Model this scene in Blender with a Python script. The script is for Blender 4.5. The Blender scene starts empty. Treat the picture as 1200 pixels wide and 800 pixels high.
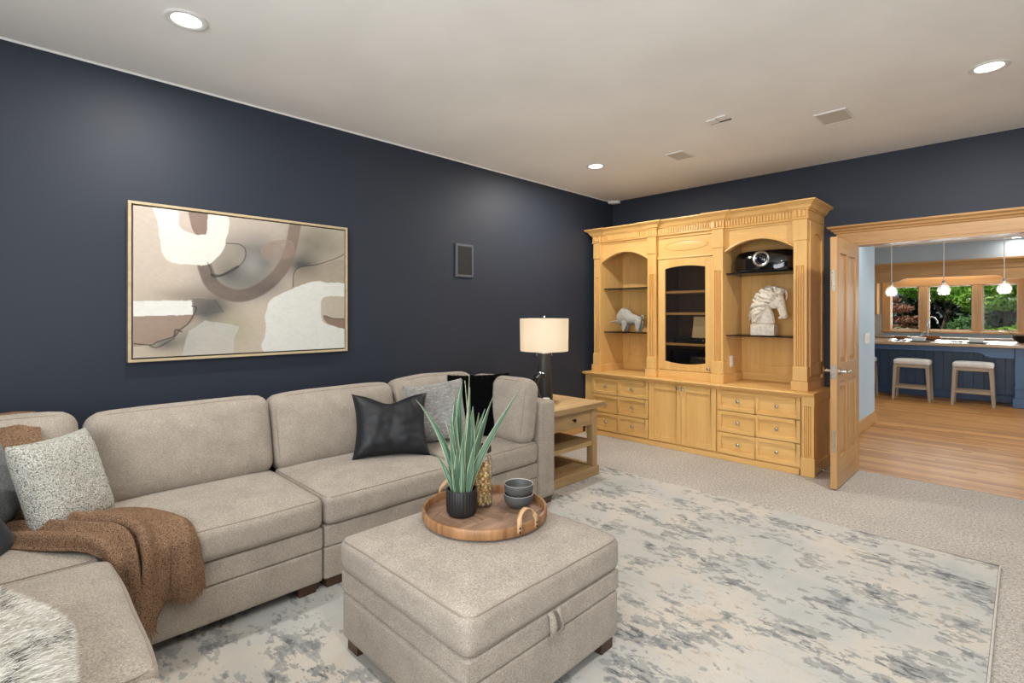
import bpy, bmesh, math, random
import numpy as np
from mathutils import Vector, Matrix, Euler, noise as mnoise
random.seed(7)
SC = bpy.context.scene
COL = SC.collection
PI = math.pi

# ---------------------------------------------------------------- camera
cam_d = bpy.data.cameras.new('camera')
cam_d.sensor_width = 36.0
cam_d.lens = 602.0 / 1200.0 * 36.0
cam_d.shift_y = -32.0 / 1200.0
cam_d.clip_start = 0.05
cam = bpy.data.objects.new('camera', cam_d)
COL.objects.link(cam)
cam.location = (0, 0, 1.39)
cam.rotation_euler = (PI / 2, 0, PI / 4)
SC.camera = cam

# ---------------------------------------------------------------- world, view
W = bpy.data.worlds.new('world')
SC.world = W
W.use_nodes = True
wn = W.node_tree
wbg = wn.nodes['Background']
sky = wn.nodes.new('ShaderNodeTexSky')
sky.sky_type = 'HOSEK_WILKIE'
sky.sun_direction = (0.35, -0.45, 0.82)
sky.turbidity = 3.5
wn.links.new(sky.outputs[0], wbg.inputs[0])
wbg.inputs[1].default_value = 1.3
SC.view_settings.view_transform = 'Standard'
SC.view_settings.look = 'None'
SC.view_settings.gamma = 1.0
SC.view_settings.use_curve_mapping = False
SC.view_settings.exposure = -0.28
SC.cycles.use_denoising = True
SC.cycles.sample_clamp_indirect = 6.0
SC.cycles.caustics_reflective = False
SC.cycles.caustics_refractive = False

WARM = (1.0, 0.96, 0.90)
DAY = (0.93, 0.97, 1.0)
H = 2.806            # ceiling height

def light(name, typ, loc, rot, energy, col, **kw):
    d = bpy.data.lights.new(name, typ)
    d.energy = energy
    d.color = col
    for k, v in kw.items():
        setattr(d, k, v)
    o = bpy.data.objects.new(name, d)
    o.location = loc
    o.rotation_euler = rot
    COL.objects.link(o)
    return o

light('sun', 'SUN', (0, 20, 12), (math.radians(33), 0, math.radians(-68)), 7.0, (1, 0.95, 0.85), angle=0.02)
# daylight coming in through the room's own rear and right-hand windows and the kitchen's side glazing
light('daylight_rear', 'AREA', (-0.15, -1.36, 1.45), (math.radians(90), 0, 0), 205, DAY, shape='RECTANGLE', size=3.2, size_y=1.9)
light('daylight_right', 'AREA', (2.46, 1.7, 1.5), (0, math.radians(90), 0), 9, DAY, shape='RECTANGLE', size=1.9, size_y=2.6)
light('daylight_kitchen_side', 'AREA', (2.46, 9.2, 1.5), (0, math.radians(90), 0), 90, DAY, shape='RECTANGLE', size=2.2, size_y=4.0)
light('daylight_kitchen_window', 'AREA', (-1.1, 14.1, 1.55), (math.radians(-90), 0, 0), 70, DAY, shape='RECTANGLE', size=2.0, size_y=0.9)

# ---------------------------------------------------------------- node helpers
def lin(c):
    c = c / 255.0
    return c / 12.92 if c <= 0.04045 else ((c + 0.055) / 1.055) ** 2.4

def S(r, g, b):
    return (lin(r), lin(g), lin(b), 1.0)

def newmat(name):
    m = bpy.data.materials.new(name)
    m.use_nodes = True
    nt = m.node_tree
    return m, nt, nt.nodes['Principled BSDF']

def ND(nt, typ, **kw):
    n = nt.nodes.new(typ)
    for k, v in kw.items():
        if k.startswith('i_'):
            n.inputs[k[2:].replace('_', ' ')].default_value = v
        else:
            setattr(n, k, v)
    return n

def coords(nt, scale=(1, 1, 1), rot=(0, 0, 0), out='Object'):
    tc = ND(nt, 'ShaderNodeTexCoord')
    mp = ND(nt, 'ShaderNodeMapping')
    mp.inputs['Scale'].default_value = scale
    mp.inputs['Rotation'].default_value = rot
    nt.links.new(tc.outputs[out], mp.inputs[0])
    return mp.outputs[0]

def noise_n(nt, vec, scale, detail=3.0, rough=0.55, dist=0.0):
    n = ND(nt, 'ShaderNodeTexNoise')
    n.inputs['Scale'].default_value = scale
    n.inputs['Detail'].default_value = detail
    n.inputs['Roughness'].default_value = rough
    n.inputs['Distortion'].default_value = dist
    if vec is not None:
        nt.links.new(vec, n.inputs['Vector'])
    return n.outputs[0]

def ramp(nt, fac, stops, interp='LINEAR'):
    r = ND(nt, 'ShaderNodeValToRGB')
    r.color_ramp.interpolation = interp
    el = r.color_ramp.elements
    while len(el) < len(stops):
        el.new(0.5)
    for e, (p, c) in zip(el, stops):
        e.position = p
        e.color = c
    nt.links.new(fac, r.inputs[0])
    return r.outputs[0]

def mixc(nt, fac, a, b, mode='MIX'):
    m = ND(nt, 'ShaderNodeMix', data_type='RGBA', blend_type=mode)
    for sock, v in ((m.inputs[0], fac), (m.inputs[6], a), (m.inputs[7], b)):
        if isinstance(v, (tuple, float, int)):
            sock.default_value = v
        else:
            nt.links.new(v, sock)
    return m.outputs[2]

def math_n(nt, op, a, b=0.0):
    m = ND(nt, 'ShaderNodeMath', operation=op)
    for sock, v in ((m.inputs[0], a), (m.inputs[1], b)):
        if isinstance(v, (float, int)):
            sock.default_value = v
        else:
            nt.links.new(v, sock)
    return m.outputs[0]

def bump(nt, bsdf, height, strength, dist=0.002):
    b = ND(nt, 'ShaderNodeBump')
    b.inputs['Strength'].default_value = strength
    b.inputs['Distance'].default_value = dist
    nt.links.new(height, b.inputs['Height'])
    nt.links.new(b.outputs[0], bsdf.inputs['Normal'])

def plain(name, c, rough=0.5, metal=0.0, spec=0.5, coat=0.0):
    m, nt, b = newmat(name)
    b.inputs['Base Color'].default_value = c
    b.inputs['Roughness'].default_value = rough
    b.inputs['Metallic'].default_value = metal
    b.inputs['Specular IOR Level'].default_value = spec
    b.inputs['Coat Weight'].default_value = coat
    n = noise_n(nt, coords(nt), 40.0, 2)
    r = math_n(nt, 'MULTIPLY_ADD', n, 0.08)
    nt.nodes[-1].inputs[2].default_value = max(0.02, rough - 0.04)
    nt.links.new(r, b.inputs['Roughness'])
    return m

def speckle(name, c1, c2, scale, rough=0.85, bs=0.3, bd=0.003, detail=3.0, sc=(1, 1, 1), lo=0.35, hi=0.65, sheen=0.0, spec=0.25):
    m, nt, b = newmat(name)
    v = coords(nt, sc)
    n = noise_n(nt, v, scale, detail, 0.6)
    c = ramp(nt, n, [(lo, c1), (hi, c2)])
    nt.links.new(c, b.inputs['Base Color'])
    b.inputs['Roughness'].default_value = rough
    b.inputs['Specular IOR Level'].default_value = spec
    b.inputs['Sheen Weight'].default_value = sheen
    if bs > 0:
        bump(nt, b, n, bs, bd)
    return m

def weave(name, c1, c2, c3, scale=160.0, bs=0.35):
    """heathered upholstery: two crossed streaky noises over a soft cloudy tone"""
    m, nt, b = newmat(name)
    a1 = noise_n(nt, coords(nt, (1, 1, 5)), scale, 2, 0.6)
    a2 = noise_n(nt, coords(nt, (4, 4, 1)), scale, 2, 0.6)
    big = noise_n(nt, coords(nt), 9.0, 4, 0.6)
    f = math_n(nt, 'ADD', math_n(nt, 'MULTIPLY', a1, 0.5), math_n(nt, 'MULTIPLY', a2, 0.5))
    c = ramp(nt, f, [(0.36, c1), (0.5, c2), (0.64, c3)])
    t = ramp(nt, big, [(0.3, (0.86, 0.86, 0.86, 1)), (0.7, (1.06, 1.06, 1.06, 1))])
    nt.links.new(mixc(nt, 1.0, c, t, 'MULTIPLY'), b.inputs['Base Color'])
    b.inputs['Roughness'].default_value = 0.9
    b.inputs['Specular IOR Level'].default_value = 0.15
    b.inputs['Sheen Weight'].default_value = 0.15
    bump(nt, b, f, bs, 0.002)
    return m

def wood(name, c1, c2, axis='z', rough=0.38, scale=9.0, coat=0.1, contrast=(0.3, 0.72), bs=0.05):
    m, nt, b = newmat(name)
    k = {'x': (0.07, 1, 1), 'y': (1, 0.07, 1), 'z': (1, 1, 0.07)}[axis]
    v = coords(nt, k)
    n = noise_n(nt, v, scale, 6, 0.62, 0.6)
    f = noise_n(nt, v, scale * 9, 3, 0.6)
    c = ramp(nt, n, [(contrast[0], c1), (contrast[1], c2)])
    t = ramp(nt, f, [(0.3, (0.93, 0.92, 0.91, 1)), (0.7, (1.03, 1.03, 1.03, 1))])
    nt.links.new(mixc(nt, 1.0, c, t, 'MULTIPLY'), b.inputs['Base Color'])
    b.inputs['Roughness'].default_value = rough
    b.inputs['Coat Weight'].default_value = coat
    b.inputs['Coat Roughness'].default_value = 0.25
    bump(nt, b, f, bs, 0.001)
    return m

def glass(name, tint, gloss=0.08, rough=0.02, fres=0.6):
    """thin pane: light passes straight through, a little mirror reflection"""
    m, nt, b = newmat(name)
    nt.nodes.remove(b)
    out = nt.nodes['Material Output']
    t = ND(nt, 'ShaderNodeBsdfTransparent'); t.inputs[0].default_value = tint
    g = ND(nt, 'ShaderNodeBsdfGlossy'); g.inputs['Roughness'].default_value = rough
    lw = ND(nt, 'ShaderNodeLayerWeight'); lw.inputs[0].default_value = 0.35
    f = math_n(nt, 'MULTIPLY_ADD', lw.outputs['Fresnel'], fres)
    nt.nodes[-1].inputs[2].default_value = gloss * 0.3
    mx = ND(nt, 'ShaderNodeMixShader')
    nt.links.new(f, mx.inputs[0]); nt.links.new(t.outputs[0], mx.inputs[1]); nt.links.new(g.outputs[0], mx.inputs[2])
    nt.links.new(mx.outputs[0], out.inputs[0])
    return m

def glow(name, c, strength):
    m, nt, b = newmat(name)
    b.inputs['Base Color'].default_value = c
    b.inputs['Emission Color'].default_value = c
    b.inputs['Emission Strength'].default_value = strength
    return m

# ---------------------------------------------------------------- materials
M = {}
def mk_materials():
    # painted wall, very fine roller texture
    def paint(name, c, rough, spec=0.5):
        m, nt, b = newmat(name)
        n = noise_n(nt, coords(nt), 220.0, 2)
        big = noise_n(nt, coords(nt), 1.3, 3)
        t = ramp(nt, big, [(0.3, tuple(x * 0.95 for x in c[:3]) + (1,)), (0.7, tuple(min(1, x * 1.05) for x in c[:3]) + (1,))])
        nt.links.new(t, b.inputs['Base Color'])
        b.inputs['Roughness'].default_value = rough
        b.inputs['Specular IOR Level'].default_value = spec
        bump(nt, b, n, 0.08, 0.001)
        return m
    M['navy'] = paint('navy_paint', S(41, 48, 61), 0.55, 0.4)
    M['ceiling'] = paint('ceiling_paint', S(244, 242, 238), 0.8, 0.2)
    M['blue_wall'] = paint('pale_blue_paint', S(178, 200, 214), 0.6, 0.3)
    M['soffit'] = paint('soffit_paint', S(176, 186, 194), 0.6, 0.3)
    M['island'] = paint('island_paint', S(66, 96, 130), 0.35, 0.5)
    M['white'] = plain('white_plastic', S(232, 231, 228), 0.4)
    M['grille'] = speckle('grille_offwhite', S(196, 190, 180), S(214, 208, 198), 300, 0.6, 0.3, 0.001)
    M['grille_dark'] = speckle('grille_dark', S(30, 31, 33), S(52, 53, 55), 500, 0.6, 0.4, 0.001)
    M['speaker_rim'] = plain('speaker_rim', S(84, 86, 92), 0.5)
    # carpet
    m, nt, b = newmat('beige_carpet')
    v = coords(nt)
    n = noise_n(nt, v, 170.0, 3, 0.7)
    n2 = noise_n(nt, v, 60.0, 2, 0.6)
    big = noise_n(nt, v, 2.2, 3)
    f = math_n(nt, 'ADD', math_n(nt, 'MULTIPLY', n, 0.65), math_n(nt, 'MULTIPLY', n2, 0.35))
    c = ramp(nt, f, [(0.34, S(110, 103, 95)), (0.5, S(190, 183, 174)), (0.66, S(228, 223, 216))])
    t = ramp(nt, big, [(0.3, (0.93, 0.93, 0.93, 1)), (0.7, (1.04, 1.04, 1.04, 1))])
    nt.links.new(mixc(nt, 1.0, c, t, 'MULTIPLY'), b.inputs['Base Color'])
    b.inputs['Roughness'].default_value = 1.0
    b.inputs['Specular IOR Level'].default_value = 0.05
    bump(nt, b, f, 0.8, 0.008)
    M['carpet'] = m
    # strip oak floor: boards run along X
    m, nt, b = newmat('oak_strip_floor')
    sx = ND(nt, 'ShaderNodeSeparateXYZ'); nt.links.new(coords(nt), sx.inputs[0])
    yr = math_n(nt, 'DIVIDE', sx.outputs[1], 0.058)
    row = math_n(nt, 'FLOOR', yr)
    wn1 = ND(nt, 'ShaderNodeTexWhiteNoise', noise_dimensions='1D'); nt.links.new(row, wn1.inputs['W'])
    xc = math_n(nt, 'ADD', math_n(nt, 'DIVIDE', sx.outputs[0], 1.1), math_n(nt, 'MULTIPLY', wn1.outputs[0], 17.0))
    cmb = ND(nt, 'ShaderNodeCombineXYZ'); nt.links.new(row, cmb.inputs[0]); nt.links.new(math_n(nt, 'FLOOR', xc), cmb.inputs[1])
    wn2 = ND(nt, 'ShaderNodeTexWhiteNoise', noise_dimensions='2D'); nt.links.new(cmb.outputs[0], wn2.inputs['Vector'])
    board = ramp(nt, wn2.outputs[0], [(0.0, S(158, 108, 56)), (0.5, S(188, 136, 76)), (1.0, S(206, 156, 94))])
    jy = math_n(nt, 'ABSOLUTE', math_n(nt, 'SUBTRACT', math_n(nt, 'FRACT', yr), 0.5))
    jm = ramp(nt, jy, [(0.472, (0, 0, 0, 1)), (0.495, (0.6, 0.6, 0.6, 1))])
    board = mixc(nt, jm, board, S(84, 54, 30))
    g = noise_n(nt, coords(nt, (0.08, 1, 1)), 46.0, 5, 0.65, 0.5)
    t = ramp(nt, g, [(0.3, (0.72, 0.68, 0.64, 1)), (0.7, (1.12, 1.1, 1.08, 1))])
    nt.links.new(mixc(nt, 1.0, board, t, 'MULTIPLY'), b.inputs['Base Color'])
    b.inputs['Roughness'].default_value = 0.40
    b.inputs['Specular IOR Level'].default_value = 0.35
    b.inputs['Coat Weight'].default_value = 0.04
    b.inputs['Coat Roughness'].default_value = 0.2
    bump(nt, b, g, 0.05, 0.001)
    M['oak_floor'] = m
    # rug: pale mottled ground, pixelled slate flecks in drifts
    m, nt, b = newmat('distressed_rug')
    v = coords(nt)
    cloud = noise_n(nt, v, 1.6, 4, 0.6)
    cloud2 = noise_n(nt, coords(nt, (1, 1.7, 1), (0, 0, 0.4)), 2.7, 5, 0.65)
    base = ramp(nt, cloud, [(0.33, S(176, 179, 177)), (0.47, S(192, 190, 184)), (0.6, S(204, 196, 184)), (0.75, S(194, 180, 162))])
    tanf = ramp(nt, noise_n(nt, coords(nt, (16, 26, 1)), 1.0, 5, 0.7), [(0.57, (0, 0, 0, 1)), (0.6, (1, 1, 1, 1))])
    tanm = math_n(nt, 'MULTIPLY', tanf, ramp(nt, noise_n(nt, coords(nt, out='Object'), 1.15, 3), [(0.5, (0, 0, 0, 1)), (0.6, (0.5, 0.5, 0.5, 1))]))
    base = mixc(nt, tanm, base, S(178, 150, 112))
    def flecks(sc, thr, w, rot=0.0, seed=0.0, dist=0.35):
        vv = coords(nt, sc, (0, 0, rot))
        wob = ND(nt, 'ShaderNodeVectorMath', operation='ADD')
        nt.links.new(vv, wob.inputs[0])
        ns = ND(nt, 'ShaderNodeTexNoise'); ns.inputs['Scale'].default_value = 0.9; ns.inputs['Detail'].default_value = 2
        nt.links.new(vv, ns.inputs['Vector'])
        sm = ND(nt, 'ShaderNodeVectorMath', operation='SCALE'); sm.inputs['Scale'].default_value = dist * 4
        nt.links.new(ns.outputs[1], sm.inputs[0])
        nt.links.new(sm.outputs[0], wob.inputs[1])
        vo = ND(nt, 'ShaderNodeTexVoronoi', distance='CHEBYCHEV'); vo.inputs['Scale'].default_value = 1.0
        nt.links.new(wob.outputs[0], vo.inputs['Vector'])
        sep = ND(nt, 'ShaderNodeSeparateColor'); nt.links.new(vo.outputs['Color'], sep.inputs[0])
        val = math_n(nt, 'ADD', math_n(nt, 'MULTIPLY', sep.outputs[0], w), math_n(nt, 'MULTIPLY', cloud2, 1.0 - w))
        return ramp(nt, val, [(thr, (0, 0, 0, 1)), (thr + 0.012, (1, 1, 1, 1))])
    mott = ramp(nt, noise_n(nt, coords(nt, (34, 60, 1)), 1.0, 3, 0.7), [(0.4, (0.55, 0.55, 0.55, 1)), (0.6, (1, 1, 1, 1))])
    base = mixc(nt, math_n(nt, 'MULTIPLY', flecks((15, 25, 1), 0.585, 0.24), 0.75), base, S(154, 155, 152))
    base = mixc(nt, math_n(nt, 'MULTIPLY', flecks((26, 42, 1), 0.635, 0.36, 0.03), 0.7), base, S(146, 147, 144))
    base = mixc(nt, math_n(nt, 'MULTIPLY', math_n(nt, 'MULTIPLY', flecks((22, 38, 1), 0.645, 0.32, 0.06), mott), 0.85), base, S(120, 124, 125))
    base = mixc(nt, math_n(nt, 'MULTIPLY', math_n(nt, 'MULTIPLY', flecks((20, 42, 1), 0.70, 0.35, -0.05), mott), 0.9), base, S(84, 89, 93))
    fine = noise_n(nt, v, 260.0, 2)
    base = mixc(nt, 1.0, base, ramp(nt, fine, [(0.3, (0.87, 0.87, 0.87, 1)), (0.7, (1.05, 1.05, 1.05, 1))]), 'MULTIPLY')
    nt.links.new(base, b.inputs['Base Color'])
    b.inputs['Roughness'].default_value = 0.85
    b.inputs['Specular IOR Level'].default_value = 0.2
    b.inputs['Sheen Weight'].default_value = 0.1
    bump(nt, b, fine, 0.35, 0.003)
    M['rug'] = m
    M['rug_edge'] = speckle('rug_edge', S(196, 190, 180), S(214, 208, 198), 200, 0.9)
    # upholstery
    M['sofa'] = weave('taupe_upholstery', S(130, 118, 105), S(166, 155, 142), S(194, 185, 173))
    M['seam'] = plain('upholstery_seam', S(152, 139, 126), 0.9, spec=0.1)
    M['foot'] = wood('dark_foot', S(58, 36, 24), S(84, 54, 36), 'z', 0.4)
    M['leather'] = speckle('black_leather', S(22, 23, 27), S(32, 34, 38), 120, 0.46, 0.3, 0.002, spec=0.4)
    # crinkled grey velvet
    m, nt, b = newmat('crushed_grey_velvet')
    n = noise_n(nt, coords(nt, (1, 2.4, 1)), 34.0, 6, 0.7, 1.2)
    c = ramp(nt, n, [(0.36, S(108, 107, 104)), (0.5, S(134, 132, 128)), (0.66, S(168, 166, 162))])
    nt.links.new(c, b.inputs['Base Color'])
    b.inputs['Roughness'].default_value = 0.6
    b.inputs['Sheen Weight'].default_value = 0.5
    bump(nt, b, n, 0.5, 0.006)
    M['velvet'] = m
    M['black_fur'] = plain('black_fur', S(17, 17, 18), 0.95, spec=0.05)
    m, nt, b = newmat('boucle')
    vo = ND(nt, 'ShaderNodeTexVoronoi'); vo.inputs['Scale'].default_value = 185.0
    nt.links.new(coords(nt), vo.inputs['Vector'])
    big = noise_n(nt, coords(nt), 70.0, 3)
    c = ramp(nt, vo.outputs['Distance'], [(0.15, S(234, 232, 224)), (0.55, S(198, 196, 186)), (0.85, S(128, 126, 118))])
    c = mixc(nt, ramp(nt, big, [(0.45, (0, 0, 0, 1)), (0.75, (0.55, 0.55, 0.55, 1))]), c, S(150, 147, 138))
    nt.links.new(c, b.inputs['Base Color'])
    b.inputs['Roughness'].default_value = 0.95
    b.inputs['Specular IOR Level'].default_value = 0.1
    inv = math_n(nt, 'SUBTRACT', 1.0, vo.outputs['Distance'])
    bump(nt, b, inv, 0.9, 0.006)
    M['boucle'] = m
    M['grey_cloth'] = weave('grey_pillow_cloth', S(96, 100, 102), S(128, 132, 134), S(152, 156, 158), 120)
    M['black_cloth'] = weave('black_pillow_cloth', S(22, 23, 26), S(34, 36, 40), S(44, 46, 50), 120)
    M['shag'] = speckle('shag_wool', S(232, 227, 216), S(250, 248, 243), 14, 0.95, 0.2, 0.004)
    M['shag_dark'] = plain('shag_dark_yarn', S(64, 64, 68), 0.95, spec=0.1)
    m, nt, b = newmat('brown_throw')
    vo = ND(nt, 'ShaderNodeTexVoronoi'); vo.inputs['Scale'].default_value = 220.0
    nt.links.new(coords(nt), vo.inputs['Vector'])
    big = noise_n(nt, coords(nt), 14.0, 3)
    c = ramp(nt, vo.outputs['Distance'], [(0.1, S(176, 144, 118)), (0.5, S(138, 108, 84)), (0.9, S(92, 71, 55))])
    c = mixc(nt, 1.0, c, ramp(nt, big, [(0.3, (0.88, 0.88, 0.88, 1)), (0.7, (1.08, 1.08, 1.08, 1))]), 'MULTIPLY')
    nt.links.new(c, b.inputs['Base Color'])
    b.inputs['Roughness'].default_value = 0.95
    b.inputs['Specular IOR Level'].default_value = 0.1
    bump(nt, b, math_n(nt, 'SUBTRACT', 1.0, vo.outputs['Distance']), 0.8, 0.005)
    M['throw'] = m
    M['fringe'] = plain('throw_fringe', S(138, 106, 82), 0.95, spec=0.1)
    # woods
    for ax in 'xyz':
        M['maple_' + ax] = wood('honey_maple_' + ax, S(218, 166, 94), S(238, 196, 126), ax, 0.36, 7.0, 0.2, (0.25, 0.75))
        M['fir_' + ax] = wood('honey_fir_' + ax, S(180, 134, 82), S(206, 162, 106), ax, 0.4, 12.0, 0.15)
        M['pine_' + ax] = wood('weathered_pine_' + ax, S(146, 118, 82), S(188, 158, 112), ax, 0.5, 11.0, 0.0)
        M['grey_oak_' + ax] = wood('washed_oak_' + ax, S(150, 134, 114), S(182, 168, 148), ax, 0.55, 14.0, 0.0)
    M['cavity'] = wood('shaded_cavity_veneer', S(84, 58, 36), S(108, 76, 48), 'z', 0.5, 7.0, 0.0)  # interior wood darkened in its colour, painting in the unlit compartment's shade
    M['acacia_x'] = wood('tray_acacia', S(104, 78, 60), S(172, 140, 116), 'x', 0.45, 24.0, 0.05, (0.35, 0.68))
    M['acacia_y'] = wood('tray_acacia_y', S(104, 78, 60), S(172, 140, 116), 'y', 0.45, 24.0, 0.05, (0.35, 0.68))
    M['bent_ash'] = wood('tray_rim_wood', S(110, 70, 40), S(184, 138, 94), 'z', 0.45, 26.0, 0.05)
    M['strap'] = plain('tan_leather', S(196, 160, 118), 0.55)
    M['steel'] = plain('brushed_nickel', S(196, 192, 186), 0.28, 1.0)
    M['bronze'] = plain('dark_bronze', S(46, 38, 32), 0.4, 0.7)
    M['black_gloss'] = plain('gloss_black', S(14, 14, 16), 0.12, coat=0.5)
    M['black_matte'] = plain('matte_black', S(28, 28, 30), 0.55)
    M['ceramic_black'] = plain('black_ceramic', S(34, 33, 33), 0.5)
    M['ceramic_grey'] = plain('grey_stoneware', S(80, 80, 79), 0.55)
    M['ceramic_rim'] = plain('pale_glaze_rim', S(178, 172, 164), 0.5)
    M['soil'] = speckle('potting_soil', S(40, 30, 22), S(78, 62, 46), 160, 0.95, 0.8, 0.006)
    M['plaster'] = speckle('antique_white_plaster', S(206, 196, 180), S(232, 224, 210), 40, 0.8, 0.35, 0.004)
    M['stone'] = speckle('speckled_grey_stone', S(164, 160, 150), S(186, 183, 172), 140, 0.85, 0.25, 0.002)
    M['candle'] = plain('white_candle', S(238, 236, 230), 0.5)
    M['card'] = plain('cream_card', S(222, 204, 160), 0.7)
    M['shelf_glass'] = glass('shelf_glass', (0.42, 0.46, 0.43, 1), 0.1)
    M['smoke_glass'] = glass('smoked_door_glass', (0.84, 0.81, 0.77, 1), 0.08)
    M['pane'] = glass('window_glass', (0.96, 0.98, 0.97, 1), 0.0, fres=0.06)
    M['jar_glass'] = glass('jar_glass', (0.985, 0.99, 0.985, 1), 0.02, fres=0.35)
    M['lens'] = plain('lens_glass', S(20, 16, 30), 0.05, coat=1.0)
    M['granite'] = speckle('tan_granite', S(120, 96, 74), S(206, 178, 144), 120, 0.2, 0.0, 0.001, 5, spec=0.6)
    M['granite_dark'] = speckle('dark_granite_edge', S(70, 56, 44), S(136, 112, 88), 120, 0.25, 0.0, 0.001, 5)
    M['tile'] = speckle('beige_splash_tile', S(190, 182, 170), S(210, 203, 192), 30, 0.4, 0.0)
    M['seat_cloth'] = weave('ivory_stool_fabric', S(196, 190, 182), S(220, 216, 210), S(236, 233, 228), 150, 0.2)
    M['linen'] = plain('white_linen', S(236, 234, 230), 0.8)
    M['bowl_wood'] = wood('bowl_wood', S(120, 76, 44), S(158, 104, 62), 'x', 0.5)
    M['bark'] = speckle('bark', S(58, 48, 40), S(104, 90, 74), 30, 0.95, 0.8, 0.01, sc=(1, 1, 0.2))
    M['garden_soil'] = speckle('garden_ground', S(66, 60, 46), S(108, 104, 74), 6, 1.0, 0.5, 0.02)
    M['garden_stone'] = speckle('garden_wall_stone', S(170, 160, 146), S(206, 198, 184), 8, 0.9, 0.4, 0.01)
    def leafm(name, c1, c2, thru=True):
        m, nt, b = newmat(name)
        n = noise_n(nt, coords(nt), 2.6, 4, 0.7)
        g = ND(nt, 'ShaderNodeNewGeometry')
        f = math_n(nt, 'ADD', math_n(nt, 'MULTIPLY', n, 0.5), math_n(nt, 'MULTIPLY', g.outputs['Random Per Island'], 0.5))
        nt.links.new(ramp(nt, f, [(0.25, c1), (0.75, c2)]), b.inputs['Base Color'])
        b.inputs['Roughness'].default_value = 0.5
        if thru:
            tl = ND(nt, 'ShaderNodeBsdfTranslucent')
            nt.links.new(nt.nodes['Color Ramp'].outputs[0], tl.inputs[0])
            mx = ND(nt, 'ShaderNodeMixShader'); mx.inputs[0].default_value = 0.5
            nt.links.new(b.outputs[0], mx.inputs[1]); nt.links.new(tl.outputs[0], mx.inputs[2])
            nt.links.new(mx.outputs[0], nt.nodes['Material Output'].inputs[0])
        return m
    M['leaf_bright'] = leafm('bright_maple_leaf', S(92, 150, 44), S(186, 226, 104))
    M['leaf_mid'] = leafm('shrub_leaf', S(52, 96, 50), S(134, 176, 112))
    M['leaf_dark'] = leafm('evergreen_leaf', S(26, 44, 28), S(66, 92, 56))
    M['leaf_red'] = leafm('red_maple_leaf', S(146, 96, 78), S(208, 160, 134))
    M['leaf_pale'] = leafm('pale_groundcover_leaf', S(110, 140, 96), S(186, 204, 160))
    m, nt, b = newmat('pendant_glass')
    nt.nodes.remove(b)
    t_ = ND(nt, 'ShaderNodeBsdfTransparent'); t_.inputs[0].default_value = (0.96, 0.97, 0.97, 1)
    tl = ND(nt, 'ShaderNodeBsdfTranslucent'); tl.inputs[0].default_value = (0.95, 0.95, 0.93, 1)
    gl = ND(nt, 'ShaderNodeBsdfGlossy'); gl.inputs['Roughness'].default_value = 0.08
    m1 = ND(nt, 'ShaderNodeMixShader'); m1.inputs[0].default_value = 0.10
    m2 = ND(nt, 'ShaderNodeMixShader'); m2.inputs[0].default_value = 0.10
    nt.links.new(t_.outputs[0], m1.inputs[1]); nt.links.new(tl.outputs[0], m1.inputs[2])
    nt.links.new(m1.outputs[0], m2.inputs[1]); nt.links.new(gl.outputs[0], m2.inputs[2])
    nt.links.new(m2.outputs[0], nt.nodes['Material Output'].inputs[0])
    M['pendant_glass'] = m
    M['nut'] = leafm('roasted_nut', S(196, 142, 70), S(252, 226, 166), False)
    # lamp shade: linen lit from inside
    m, nt, b = newmat('lit_linen_shade')
    nt.nodes.remove(b)
    d = ND(nt, 'ShaderNodeBsdfDiffuse'); d.inputs[0].default_value = S(246, 240, 226)
    t = ND(nt, 'ShaderNodeBsdfTranslucent'); t.inputs[0].default_value = S(254, 246, 234)
    mx = ND(nt, 'ShaderNodeMixShader'); mx.inputs[0].default_value = 0.6
    nt.links.new(d.outputs[0], mx.inputs[1]); nt.links.new(t.outputs[0], mx.inputs[2])
    nt.links.new(mx.outputs[0], nt.nodes['Material Output'].inputs[0])
    M['shade'] = m
    M['led'] = glow('downlight_lens', (1, 0.93, 0.82, 1), 14.0)
    M['bulb'] = glow('lit_bulb', (1, 0.9, 0.75, 1), 4.0)
    # snake plant leaf: green bands, cream margins (u across the leaf)
    m, nt, b = newmat('variegated_leaf')
    uv = ND(nt, 'ShaderNodeUVMap'); sp = ND(nt, 'ShaderNodeSeparateXYZ')
    nt.links.new(uv.outputs[0], sp.inputs[0])
    e = math_n(nt, 'ABSOLUTE', math_n(nt, 'SUBTRACT', sp.outputs[0], 0.5))
    mp = ND(nt, 'ShaderNodeMapping'); mp.inputs['Scale'].default_value = (9, 1.6, 1)
    nt.links.new(uv.outputs[0], mp.inputs[0])
    oi = ND(nt, 'ShaderNodeObjectInfo')
    mv = ND(nt, 'ShaderNodeVectorMath', operation='ADD'); nt.links.new(mp.outputs[0], mv.inputs[0])
    sv = ND(nt, 'ShaderNodeVectorMath', operation='SCALE'); sv.inputs[0].default_value = (7, 3, 11); nt.links.new(oi.outputs['Random'], sv.inputs['Scale'])
    nt.links.new(sv.outputs[0], mv.inputs[1])
    n = noise_n(nt, mv.outputs[0], 1.0, 4, 0.6)
    green = ramp(nt, n, [(0.34, S(40, 74, 58)), (0.5, S(78, 116, 90)), (0.62, S(112, 142, 122)), (0.72, S(176, 192, 178))])
    f = ramp(nt, math_n(nt, 'ADD', e, math_n(nt, 'MULTIPLY', n, 0.06)), [(0.40, (0, 0, 0, 1)), (0.46, (1, 1, 1, 1))])
    nt.links.new(mixc(nt, f, green, S(200, 202, 166)), b.inputs['Base Color'])
    b.inputs['Roughness'].default_value = 0.42
    M['plant_leaf'] = m
    # abstract canvas: flat print kept as a colour attribute
    m, nt, b = newmat('abstract_canvas_print')
    at = ND(nt, 'ShaderNodeVertexColor', layer_name='paint')
    nt.links.new(at.outputs[0], b.inputs['Base Color'])
    b.inputs['Roughness'].default_value = 0.75
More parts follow.
